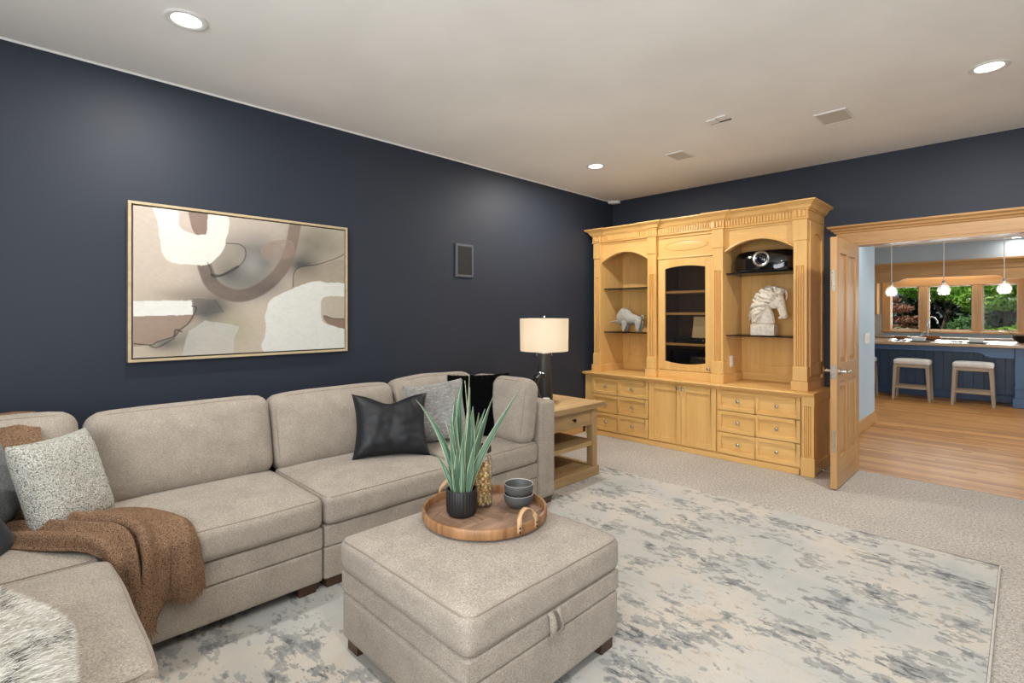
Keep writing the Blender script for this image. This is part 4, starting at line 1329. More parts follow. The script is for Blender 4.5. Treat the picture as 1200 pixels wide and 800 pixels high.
def corner(yi, yo, s, label):
    """corner section; yi joins its neighbour, yo is the closed end, s = +1 if the end lies towards +Y"""
    lo, hi = min(yi, yo), max(yi, yo)
    r = root('corner_sofa_section', label, 'sofa', (-2.98, (lo + hi) / 2, G), SG)
    g = .004
    aw = .17
    ya, yb = (yo - s * aw, yo)
    ym = (yi + s * g + ya) / 2; hy = abs(ya - yi - s * g) / 2
    soft('base', r, 'sofa', (-2.97, ym, .146), (.508, hy, .080), .012, lump=.0015)
    soft('base_band', r, 'sofa', (-2.97, ym, .280), (.508, hy, .053), .010, lump=.0015)
    soft('end_frame', r, 'sofa', (-2.965, (ya + yb) / 2, .414), (.525, aw / 2 - .002, .348), .022, lump=.002, puff=(0, 0, .004), n=12)
    soft('back_frame', r, 'sofa', (-3.42, ym, .54), (.065, hy, .21), .02, lump=.002)
    soft('seat_cushion', r, 'sofa', (-2.80, ym, .410), (.355, hy - .002, .076), .038, puff=(.014, .004, (.0, .024)), n=14, seams=((2, 1), (2, -1)), seed=yo)
    bh = hy - .01
    soft('back_cushion', r, 'sofa', (-3.205, ym, .690), (.105, bh, .232), .07, puff=((.0, .045), .004, .016), rot=(0, math.radians(-13), 0), n=14, lump=.007, seams=((0, 1, .0022),), seed=yo + 3)
    # loose cushion along the closed end
    soft('end_cushion', r, 'sofa', (-2.76, ya - s * .085, .700), (.31, .085, .222), .065, puff=(.012, (.03, .03), .014), rot=(math.radians(-9 * s), 0, 0), n=14, lump=.006, seams=((1, -s, .0022),), seed=yo + 6)
    feet(r, (-2.51, -3.42), (lo + .07, hi - .06))
    return r
secC = corner(1.985, 2.892, 1, 'corner sofa section at the right end, beside the wooden side table')
secD = corner(.285, -.765, -1, 'corner sofa section at the far left, with the pale boucle cushion in its corner')
for (cx, cy, lab) in ((-2.000, -.238, 'armless sofa section at lower left under the white shaggy cushion'), (-1.142, -.238, 'armless sofa section at the very bottom left corner, nearest the viewer')):
    c = copy_tree(secA)
    c.location = (cx, cy, G)
    c.rotation_euler = (0, 0, PI / 2)
    c['label'] = lab

# ---------------------------------------------------------------- ottoman
ot = root('ottoman', 'square taupe storage ottoman with lid, pull loops and dark feet on the rug', 'ottoman', (-1.595, 1.41, G))
soft('base', ot, 'sofa', (-1.595, 1.41, .158), (.402, .408, .094), .016, lump=.0015)
soft('base_band', ot, 'sofa', (-1.595, 1.41, .295), (.404, .410, .043), .012, lump=.0015)
soft('lid_cushion', ot, 'sofa', (-1.595, 1.41, .405), (.410, .416, .068), .035, puff=(.006, .006, (0, .020)), n=18, lump=.003, seams=((2, 1, .003), (2, -1, .003)), seed=9)
for x in (-1.94, -1.25):
    for y in (1.06, 1.76):
        quick('foot', 'foot', [(x - .04, x + .04, y - .04, y + .04, G, .068)], ot, bevel=.003)
for dy in (-.022, .022):
    bm = B()
    pts = [(-1.188, 1.40 + dy, .338), (-1.176, 1.40 + dy, .325), (-1.168, 1.40 + dy * 1.1, .29), (-1.172, 1.40 + dy * 1.2, .262), (-1.186, 1.40 + dy * 1.25, .250)]
    tube(bm, pts, .013, 8, flat=.25)
    add('pull_loop', bm, 'sofa', ot, smooth=60)

# ---------------------------------------------------------------- tray and what stands on it
TX, TY, TZ = -1.70, 1.53, .4995
tr = root('round_tray', 'round wooden tray with tan leather strap handles on top of the ottoman', 'tray', (TX, TY, TZ))
bm = B(); lathe(bm, [(.252, .002), (.272, .002), (.275, .006), (.276, .040), (.273, .044), (.264, .044), (.261, .040), (.260, .010), (.252, .008)], (TX, TY, TZ), 72)
add('rim', bm, 'bent_ash', tr, smooth=50)
bm = B(); lathe(bm, [(0, 0), (.256, 0), (.256, .006), (0, .006)], (TX, TY, TZ), 56); add('base_disc', bm, 'bent_ash', tr)
def clip_poly(poly, nx, ny, d):
    out = []
    for a, b_ in zip(poly, poly[1:] + poly[:1]):
        da = nx * a[0] + ny * a[1] - d; db = nx * b_[0] + ny * b_[1] - d
        if da <= 0: out.append(a)
        if (da < 0 < db) or (db < 0 < da):
            k = da / (da - db); out.append((a[0] + (b_[0] - a[0]) * k, a[1] + (b_[1] - a[1]) * k))
    return out
def in_circle(poly, R=.257):
    for k in range(28):
        a = 2 * PI * k / 28
        poly = clip_poly(poly, math.cos(a), math.sin(a), R * math.cos(PI / 28))
        if len(poly) < 3: return []
    return poly
rnd = random.Random(3)
# herringbone: boards in two directions, each its own piece
pw = .072; pl = .216
for a in range(-6, 7):
    for b_ in range(-3, 4):
        for kind in (0, 1):
            u0 = a * pw + b_ * pl * 0; 
            ox = (a * pw) + b_ * (2 * pl) ; oy = (a * pw)
            if kind == 0:
                pts = [(ox, oy), (ox + pl, oy), (ox + pl, oy + pw), (ox, oy + pw)]
            else:
                pts = [(ox + pl, oy + pw - pl), (ox + pl + pw, oy + pw - pl), (ox + pl + pw, oy + pw), (ox + pl, oy + pw)]
            for sh in (0,):
                pts2 = [(p[0] - .05, p[1] + .02) for p in pts]
                c_, s_ = math.cos(.5), math.sin(.5)
                g_ = .0006
                cxm = sum(p[0] for p in pts2) / 4; cym = sum(p[1] for p in pts2) / 4
                pts2 = [(p[0] + math.copysign(g_, cxm - p[0]), p[1] + math.copysign(g_, cym - p[1])) for p in pts2]
                pts2 = [(p[0] * c_ - p[1] * s_, p[0] * s_ + p[1] * c_) for p in pts2]
                q = in_circle(pts2)
                if len(q) >= 3:
                    bm = B(); prism(bm, [(TX + p[0], TY + p[1]) for p in q], 'xy', TZ + .006, TZ + .0095 + rnd.random() * .0008)
                    add('plank', bm, 'acacia_x' if kind == 0 else 'acacia_y', tr)
for s in (1, -1):
    bm = B()
    n = 18
    rows = []
    for k in range(n + 1):
        t_ = k / n
        a = (t_ - .5) * .36
        if k <= 3:    zz = .016 + .034 * k / 3; rr = .2785
        elif k >= n - 3: zz = .016 + .034 * (n - k) / 3; rr = .2785
        else:
            tt = (k - 3) / (n - 6); zz = .050 + .050 * math.sin(PI * tt); rr = .2785 - .020 * math.sin(PI * tt)
        wd = .011
        ends = k <= 3 or k >= n - 3
        aa = PI * (0 if s > 0 else 1) - .04
        ang = (-.17 if k <= 3 else (.17 if k >= n - 3 else -.17 * math.cos(PI * (k - 3) / (n - 6))))
        cx, cy = TX + rr * math.cos(aa + ang), TY + rr * math.sin(aa + ang)
        tx, ty = -math.sin(aa + ang), math.cos(aa + ang)
        nx, ny = math.cos(aa + ang), math.sin(aa + ang)
        wgt = 0 if ends else min(1, 1.8 * math.sin(PI * (k - 3) / (n - 6)))
        # width runs tangentially on the legs and radially over the top
        wx, wy = tx * (1 - wgt) + nx * wgt, ty * (1 - wgt) + ny * wgt
        L_ = math.hypot(wx, wy)
        rows.append(((cx - wx / L_ * wd, cy - wy / L_ * wd, TZ + zz), (cx + wx / L_ * wd, cy + wy / L_ * wd, TZ + zz)))
    vv = [[bm.verts.new(p) for p in r_] for r_ in rows]
    for A_, B_ in zip(vv, vv[1:]): bm.faces.new((A_[0], A_[1], B_[1], B_[0]))
    def sol_(o):
        m = o.modifiers.new('solid', 'SOLIDIFY'); m.thickness = .003; m.offset = 0
    h_ = add('handle', bm, 'strap', tr, smooth=60, mods=(sol_,))
    for e in (0, n):
        c0 = Vector(rows[e][0]); c1 = Vector(rows[e][1]); mid = (c0 + c1) / 2
        nrm = Vector((mid.x - TX, mid.y - TY, 0)).normalized()
        for dz in (.004, .020):
            bm = B(); ell(bm, mid + Vector((0, 0, dz)) + nrm * .002, (.0045, .0045, .0045), seg=10); add('rivet', bm, 'bronze', h_, smooth=60)

TT = TZ + .0105
# plant
px_, py_ = -1.757, 1.443
pp = root('potted_plant', 'variegated green strap-leaf plant in a ribbed black pot on the round tray', 'plant', (px_, py_, TT))
bm = B()
N_ = 120
lathe(bm, [(0, 0), (.050, 0), (.058, .004), (.0655, .018), (.067, .045), (.067, .112), (.0655, .115), (.062, .115), (.061, .108), (.060, .085), (0, .085)], (px_, py_, TT), N_,
      ripple=lambda k, z: (.0011 * math.cos(2 * PI * k / N_ * 30) if .004 < z < .113 else 0))
add('pot', bm, 'ceramic_black', pp, smooth=60)
bm = B(); lathe(bm, [(0, .098), (.030, .101), (.0605, .096), (.0605, .086), (0, .086)], (px_, py_, TT), 28); add('soil', bm, 'soil', pp, smooth=60)
def leaf(base, tip, bow, width, twist=0.0, face=(.7, -.7), fold=.25, n=16):
    bm = B()
    uv = bm.loops.layers.uv.new('UVMap')
    b0, t0 = Vector(base), Vector(tip)
    side0 = Vector((face[1] * -1, face[0], 0)).normalized()
    rows = []
    for k in range(n + 1):
        t_ = k / n
        p = b0.lerp(t0, t_) + Vector(bow) * (4 * t_ * (1 - t_))
        w = width * 1.18 * (min(1, .4 + 1.5 * t_)) * (1 - max(0, (t_ - .35) / .65) ** 1.5)
        w = max(w, .0008)
        tan = (t0 - b0).normalized()
        an = twist * t_
        sd = side0 - tan * side0.dot(tan); sd.normalize()
        sd = (Matrix.Rotation(an, 3, tan) @ sd)
        nr = tan.cross(sd)
        rows.append([bm.verts.new(p - sd * w + nr * w * fold), bm.verts.new(p - sd * w * .5 + nr * w * fold * .3), bm.verts.new(p), bm.verts.new(p + sd * w * .5 + nr * w * fold * .3), bm.verts.new(p + sd * w + nr * w * fold)])
    for k in range(n):
        for j in range(4):
            f = bm.faces.new((rows[k][j], rows[k][j + 1], rows[k + 1][j + 1], rows[k + 1][j]))
            for lp, (uu, vv_) in zip(f.loops, ((j / 4, k / n), ((j + 1) / 4, k / n), ((j + 1) / 4, (k + 1) / n), (j / 4, (k + 1) / n))):
                lp[uv].uv = (uu, vv_)
    def sol_(o):
        m = o.modifiers.new('solid', 'SOLIDIFY'); m.thickness = .0016; m.offset = 0
    add('leaf', bm, 'plant_leaf', pp, smooth=60, mods=(sol_,))
# tips given by how far they lean to the viewer's right (r), away (d) and up (z)
RX, RY = .7071, .7071
def lf(rb, db, rt, dt, zt, w, bow=(0, 0), tw=0.0, ang=0.0):
    base = (px_ + RX * rb - RX * db * 0 + (-RX) * db, py_ + RY * rb + RY * db, TT + .085)
    tip = (px_ + RX * rt - RX * dt, py_ + RY * rt + RY * dt, TT + zt)
    leaf(base, tip, (RX * bow[0], RY * bow[0], bow[1]), w, tw, face=(math.cos(-PI / 4 + ang), math.sin(-PI / 4 + ang)))
PLANT = [(-.030, .00, -.205, .02, .500, .0125, (.035, .02), .5, .2), (-.034, -.01, -.110, -.02, .275, .011, (.012, 0), .2, 0),
         (-.012, .015, .000, .03, .590, .021, (-.012, 0), .3, .1), (-.004, .03, .030, .05, .610, .014, (.010, 0), .8, .5),
         (.004, .0, -.018, -.02, .455, .019, (-.018, 0), .2, -.2), (.012, .01, .050, .0, .475, .022, (.004, 0), -.3, .2),
         (.030, .015, .135, .05, .505, .0155, (-.015, -.01), .4, .3), (.034, -.005, .265, .03, .555, .0145, (-.055, -.05), .3, -.1),
         (-.020, -.022, -.045, -.05, .350, .014, (.004, 0), .3, -.3), (-.010, -.03, -.015, -.05, .300, .013, (-.004, 0), .2, .2),
         (.010, -.030, .020, -.05, .385, .0145, (-.010, 0), -.3, .1), (.026, -.025, .060, -.05, .330, .013, (0, 0), .4, -.2),
         (.0, -.012, -.03, .01, .530, .016, (-.012, 0), .5, .3), (.020, .028, .070, .09, .430, .017, (.006, 0), .3, .2),
         (-.026, .022, -.060, .08, .420, .015, (.003, 0), .2, -.3), (.014, -.01, .038, -.01, .560, .012, (.004, 0), .6, .4),
         (-.016, .03, -.03, .06, .500, .016, (0, 0), .4, .1), (.03, .005, .09, .02, .40, .013, (-.006, 0), .3, .3)]
PLANT += [(-.036, .01, -.075, .03, .400, .011, (.02, 0), .9, .8), (.038, .01, .100, .07, .45, .011, (-.02, 0), -.8, .7), (-.018, -.035, -.03, -.07, .24, .009, (.0, 0), .6, .3),
          (.018, .0, .012, .02, .585, .010, (.014, 0), 1.2, .9), (-.008, -.018, -.040, -.03, .44, .012, (-.006, 0), -.9, .5), (.006, -.036, .008, -.06, .31, .010, (.006, 0), .5, .2)]
for p in PLANT: lf(*p)

# glass jar of nuts
jx, jy = -1.772, 1.575
jr = root('glass_jar', 'tall clear glass jar with dark lid behind the potted plant on the tray', 'jar', (jx, jy, TT))
bm = B(); lathe(bm, [(0, .001), (.046, .001), (.050, .006), (.050, .205), (.046, .222), (.040, .230), (.040, .246), (.0375, .246), (.0375, .229), (.044, .219), (.0475, .204), (.0475, .010), (.044, .006), (0, .006)], (jx, jy, TT), 40)
add('vessel', bm, 'jar_glass', jr, smooth=50)
bm = B(); lathe(bm, [(0, .248), (.042, .248), (.044, .250), (.044, .272), (.041, .276), (.030, .278), (.028, .272), (0, .272)], (jx, jy, TT), 36)
add('lid', bm, 'black_matte', jr, smooth=40)
bm = B()
rnd = random.Random(11)
for lv in range(15):
    for k in range(16):
        a = 2 * PI * (k + .5 * (lv % 2)) / 11 + rnd.random() * .4
        rad = .0375 if k < 11 else .018 + rnd.random() * .006
        if lv == 14 and k > 13: continue
        d = bmesh.ops.create_icosphere(bm, subdivisions=1, radius=1.0, matrix=Matrix.Translation((jx + rad * math.cos(a), jy + rad * math.sin(a), TT + .0165 + lv * .0125 + rnd.random() * .003)) @ Euler((rnd.random() * 3, rnd.random() * 3, rnd.random() * 3)).to_matrix().to_4x4() @ Matrix.Diagonal((.0086, .0074, .0068, 1)))
add('nuts', bm, 'nut', smooth=80, kind='stuff', label='golden brown shelled nuts filling the glass jar', cat='nuts')

# two stoneware bowls, one nested on the other
bx_, by_ = -1.645, 1.688
def bowl(z, label):
    bm = B()
    lathe(bm, [(0, .000), (.034, .000), (.036, .003), (.058, .016), (.0665, .034), (.0685, .058), (.0675, .0605)], (bx_, by_, z), 44, 0)
    lathe(bm, [(.0675, .0605), (.0660, .0615), (.0645, .0605), (.0635, .0585)], (bx_, by_, z), 44, 1)
    lathe(bm, [(.0635, .0585), (.0615, .036), (.053, .020), (.030, .009), (0, .008)], (bx_, by_, z), 44, 0)
    bmesh.ops.remove_doubles(bm, verts=bm.verts[:], dist=1e-6)
    add('bowl', bm, ['ceramic_grey', 'ceramic_rim'], smooth=60, label=label, cat='bowl', group='grey bowls on the tray')
bowl(TT, 'lower of the two stacked grey stoneware bowls on the round tray')
bowl(TT + .0455, 'upper of the two stacked grey stoneware bowls on the round tray')

# ---------------------------------------------------------------- side table, lamp and trinkets
st = root('side_table', 'weathered pine side table with one drawer and two shelves beside the sofa end', 'side table', (-2.94, 3.325, G))
tx0, tx1, ty0, ty1 = -3.28, -2.615, 3.0, 3.655
for k in range(5):
    w = (tx1 + .045 - (tx0 - .03)) / 5
    quick('top_plank', 'pine_y', [(tx0 - .03 + w * k + .0006, tx0 - .03 + w * (k + 1) - .0006, ty0 - .04, ty1 + .045, .594, .637 - .0006 * (k % 2))], st, bevel=.002)
quick('platform', 'pine_y', [(tx0 - .02, tx1 + .012, ty0 - .015, ty1 + .015, G, .092)], st, bevel=.004)
for x in (tx0, tx1 - .065):
    for y in (ty0, ty1 - .065):
        quick('post', 'pine_z', [(x, x + .065, y, y + .065, .092, .594)], st, bevel=.003)
quick('shelf', 'pine_y', [(tx0 + .01, tx1 - .012, ty0 + .01, ty1 - .01, .268, .306)], st, bevel=.003)
for a in ((tx0 + .065, tx1 - .065, ty0 + .008, ty0 + .03), (tx0 + .065, tx1 - .065, ty1 - .03, ty1 - .008), (tx0 + .008, tx0 + .03, ty0 + .065, ty1 - .065)):
    quick('apron', 'pine_x', [(*a, .45, .594)], st)
quick('drawer_box', 'pine_x', [(tx0 + .06, tx1 - .03, ty0 + .09, ty1 - .09, .462, .585)], st)
dw = quick('drawer', 'pine_y', [(tx1 - .034, tx1 - .008, ty0 + .068, ty1 - .068, .452, .592)], st, bevel=.003)
bm = B(); frame_panel(bm, 'yz', ty0 + .068, ty1 - .068, .452, .592, tx1 - .009, tx1 - .003, [(ty0 + .085, ty1 - .085, .468, .576, 0, 0)]); bmesh.ops.remove_doubles(bm, verts=bm.verts[:], dist=1e-5)
add('drawer_moulding', bm, 'pine_y', dw, bevel=.0015)
bm = B(); tube(bm, [(tx1 - .01, 3.327, .522), (tx1 + .012, 3.327, .522)], .006, 8); ell(bm, (tx1 + .017, 3.327, .522), (.010, .016, .016))
add('knob', bm, 'bronze', dw, smooth=60)

TB = .6375
lx, ly = -2.97, 3.367
lp = root('table_lamp', 'table lamp with cream drum shade on a tapered dark ceramic base on the side table', 'lamp', (lx, ly, TB))
bm = B(); lathe(bm, [(0, 0), (.076, 0), (.078, .004), (.077, .012), (.049, .405), (.046, .412), (0, .412)], (lx, ly, TB), 40); add('base', bm, 'ceramic_black', lp, smooth=50)
bm = B(); lathe(bm, [(0, .412), (.052, .412), (.052, .418), (.014, .421), (.012, .47), (0, .47)], (lx, ly, TB), 24); add('neck', bm, 'steel', lp, smooth=40)
for s in (-1, 1):
    bm = B(); tube(bm, [(lx + RX * .065 * s, ly + RY * .065 * s, TB + .398), (lx + RX * .065 * s, ly + RY * .065 * s, TB + .470)], .0034, 6)
    ell(bm, (lx + RX * .065 * s, ly + RY * .065 * s, TB + .396), (.004, .004, .006), seg=8); add('pull_chain', bm, 'steel', lp, smooth=60)
bm = B(); lathe(bm, [(.2085, .433), (.212, .715), (.210, .715), (.2065, .433)], (lx, ly, TB), 56); lathe(bm, [(.2065, .433), (.2085, .433)], (lx, ly, TB), 56)
lathe(bm, [(.210, .715), (.212, .715)], (lx, ly, TB), 56)
add('lamp_shade', bm, 'shade', lp, smooth=50)
bm = B()
for k in range(3):
    a = 2 * PI * k / 3
    tube(bm, [(lx, ly, TB + .712), (lx + .21 * math.cos(a), ly + .21 * math.sin(a), TB + .708)], .002, 6)
tube(bm, [(lx, ly, TB + .47), (lx, ly, TB + .728)], .003, 8); ell(bm, (lx, ly, TB + .73), (.009, .009, .009), seg=10)
add('shade_holder', bm, 'steel', lp, smooth=60)
for s in (-1, 1):
    bm = B(); ell(bm, (lx + RX * .05 * s, ly + RY * .05 * s, TB + .545), (.022, .022, .032)); add('bulb', bm, 'bulb', lp, smooth=80)
    light('table_lamp_light', 'POINT', (lx + RX * .05 * s, ly + RY * .05 * s, TB + .56), (0, 0, 0), 9.5, (1, .90, .76), shadow_soft_size=.034)

bm = B()
ex, ey = -2.87, 3.175
pts = [(ex, ey, TB + .001), (ex, ey, TB + .03), (ex - .012, ey - .012, TB + .10), (ex - .016, ey - .016, TB + .17), (ex - .005, ey - .005, TB + .225), (ex + .012, ey + .012, TB + .252), (ex + .032, ey + .032, TB + .248), (ex + .044, ey + .044, TB + .226)]
tube(bm, pts, [.040, .036, .030, .026, .024, .024, .020, .006], 14)
for k, (a, b_) in enumerate(((.02, .245), (.0, .252), (-.012, .236))):
    ell(bm, (ex + a, ey + a, TB + b_), (.018, .018, .016), seg=10)
add('black_bird_ornament', bm, 'black_gloss', smooth=70, label='glossy black curved ornament standing on the side table beside the lamp', cat='ornament', mods=(remesh(.004, 2),))
bm = B(); lathe(bm, [(0, 0), (.027, 0), (.028, .002), (.028, .078), (.025, .080), (.022, .074), (0, .072)], (-2.725, 3.115, TB), 28)
add('candle_jar', bm, 'candle', smooth=40, label='small white candle jar on the side table just beyond the sofa arm', cat='candle')

# ---------------------------------------------------------------- loose cushions
def pillow_pt(u, v, s, w, h, t, pinch, dent):
    x = w / 2 * u * (1 - pinch * (1 - v * v))
    y = h / 2 * v * (1 - pinch * (1 - u * u))
    if dent:
        y -= dent * math.exp(-((u + .05) / .42) ** 2) * max(0, v) ** 1.2
    e = max(0.0, (1 - u ** 4) * (1 - v ** 4))
    z = s * t / 2 * e ** .55
    return Vector((x, y, z))

def pillow(name, label, mat, base, yaw, lean, roll, w, h, t, pinch=.07, dent=0.0, wrinkle=.004, n=30, cat='cushion', fur=None, bumpy=0.0):
    bm = B()
    def f(u, v, s):
        p = pillow_pt(u, v, s, w, h, t, pinch, dent)
        q = p * 9 + Vector((base[0] * 7, base[1] * 5, s))
        d = mnoise.noise(q) * wrinkle + mnoise.noise(q * 2.7) * wrinkle * .5
        if bumpy:
            d += (mnoise.noise(p * 95) * .6 + mnoise.noise(p * 160) * .4) * bumpy
        e = (1 - u ** 6) * (1 - v ** 6)
        p.z += s * d * e
        return p
    for s in (1, -1):
        g = [[bm.verts.new(f(-1 + 2 * i / n, -1 + 2 * j / n, s)) for i in range(n + 1)] for j in range(n + 1)]
        for j in range(n):
            for i in range(n):
                bm.faces.new((g[j][i], g[j][i + 1], g[j + 1][i + 1], g[j + 1][i]))
    bmesh.ops.remove_doubles(bm, verts=bm.verts[:], dist=1e-4)
    a, t_, ro = math.radians(yaw), math.radians(lean), math.radians(roll)
    nv = Vector((math.cos(a) * math.cos(t_), math.sin(a) * math.cos(t_), math.sin(t_)))
    uv_ = Vector((-math.cos(a) * math.sin(t_), -math.sin(a) * math.sin(t_), math.cos(t_)))
    wv = uv_.cross(nv)
    w2 = wv * math.cos(ro) + uv_ * math.sin(ro)
    u2 = uv_ * math.cos(ro) - wv * math.sin(ro)
    o = add(name, bm, mat, smooth=70, label=label, cat=cat)
    m = Matrix((w2, u2, nv)).transposed()
    o.rotation_euler = m.to_euler()
    o.location = Vector(base) + uv_ * (h / 2 * math.cos(ro) * (1 - pinch * .5) + abs(math.sin(ro)) * w * .35)
    # piped edge
    return o, f

def fibres(parent, f, n, length, rad, mat, droop=(0, 0, 0), name='pile', curl=.4, side=(1, -1), stripe=None, seed=1, segs=2):
    """n short tapering fibres rooted on a pillow's surface; kind stuff"""
    rnd = random.Random(seed)
    V, F, MI = [], [], []
    for _ in range(n):
        s = side[0] if rnd.random() < .75 or len(side) == 1 else side[1]
        u, v = rnd.uniform(-.995, .995), rnd.uniform(-.995, .995)
        p = f(u, v, s); e = .01
        pu = f(min(1, u + e), v, s); pv = f(u, min(1, v + e), s)
        nrm = (pu - p).cross(pv - p) * s
        if nrm.length < 1e-12: nrm = Vector((0, 0, s))
        nrm.normalize()
        edge = max(abs(u), abs(v))
        if edge > .93: nrm = (nrm * .3 + Vector((u, v, 0)).normalized()).normalized()
        d = (nrm + Vector((rnd.uniform(-1, 1), rnd.uniform(-1, 1), rnd.uniform(-1, 1))) * curl).normalized()
        L_ = length * rnd.uniform(.6, 1.2)
        sd = d.cross(Vector((rnd.uniform(-1, 1), rnd.uniform(-1, 1), rnd.uniform(-1, 1))))
        if sd.length < 1e-6: continue
        sd = sd.normalized() * rad
        b0 = len(V)
        mi = 0
        if stripe and stripe(u, v, s, rnd): mi = 1
        q = p.copy()
        for k in range(segs):
            w_ = 1 - k / segs * .5
            V += [tuple(q - sd * w_), tuple(q + sd * w_)]
            d = (d + Vector(droop) * (1.0 / segs)).normalized()
            q = q + d * L_ / segs
        V.append(tuple(q))
        for k in range(segs - 1):
            F.append((b0 + 2 * k, b0 + 2 * k + 1, b0 + 2 * k + 3, b0 + 2 * k + 2)); MI.append(mi)
        F.append((b0 + 2 * segs - 2, b0 + 2 * segs - 1, b0 + 2 * segs)); MI.append(mi)
    me = bpy.data.meshes.new(name)
    me.from_pydata(V, [], F)
    for m in (mat if isinstance(mat, (list, tuple)) else [mat]): me.materials.append(M[m])
    me.polygons.foreach_set('material_index', MI)
    o = bpy.data.objects.new(name, me); COL.objects.link(o); o.parent = parent; o['kind'] = 'stuff'
    return o

SZ = G + .50   # top of a seat cushion near its middle
pillow('leather_cushion', 'black leather cushion with a dented top on the sofa behind the ottoman', 'leather', (-2.77, 1.73, .505), -22, 22, -2, .48, .41, .15, pinch=.12, dent=.045, wrinkle=.014)
pillow('velvet_cushion', 'crinkled grey velvet cushion between the black leather and black fluffy cushions', 'velvet', (-2.86, 2.12, .50), -38, 20, 8, .42, .42, .15, wrinkle=.007)
o, f = pillow('fluffy_cushion', 'black fluffy cushion in the right corner of the sofa', 'black_fur', (-2.80, 2.455, .50), -44, 16, 2, .46, .46, .15, pinch=.05)
fibres(o, f, 26000, .012, .0012, 'black_fur', curl=.9)
pillow('boucle_cushion', 'cream and grey nubbly boucle cushion in the left corner of the sofa', 'boucle', (-2.815, .243, .485), 42, 20, 0, .355, .42, .16, pinch=.06, bumpy=.006, n=70)
pillow('grey_cushion', 'plain grey cushion at the left edge, behind the boucle cushion', 'grey_cloth', (-2.87, -.01, .53), 60, 22, 0, .42, .42, .15)
pillow('black_cushion', 'black cushion at the left edge in front of the grey cushion', 'black_cloth', (-2.60, -.035, .49), 62, 30, 0, .36, .28, .12)
o, f = pillow('shaggy_cushion', 'white shaggy wool cushion with dark flecks in the bottom left corner', 'shag', (-1.62, .095, .475), 86, 50, 0, .58, .48, .18, pinch=.04)
def stripes(u, v, s, rnd):
    k = math.sin(9 * v + 2.5 * math.sin(3 * u)) > .80 and rnd.random() < .28
    return k
fibres(o, f, 42000, .034, .0012, ['shag', 'shag_dark'], droop=(0, -.9, 0), curl=.45, side=(1, -1), stripe=stripes, seed=4, segs=3)

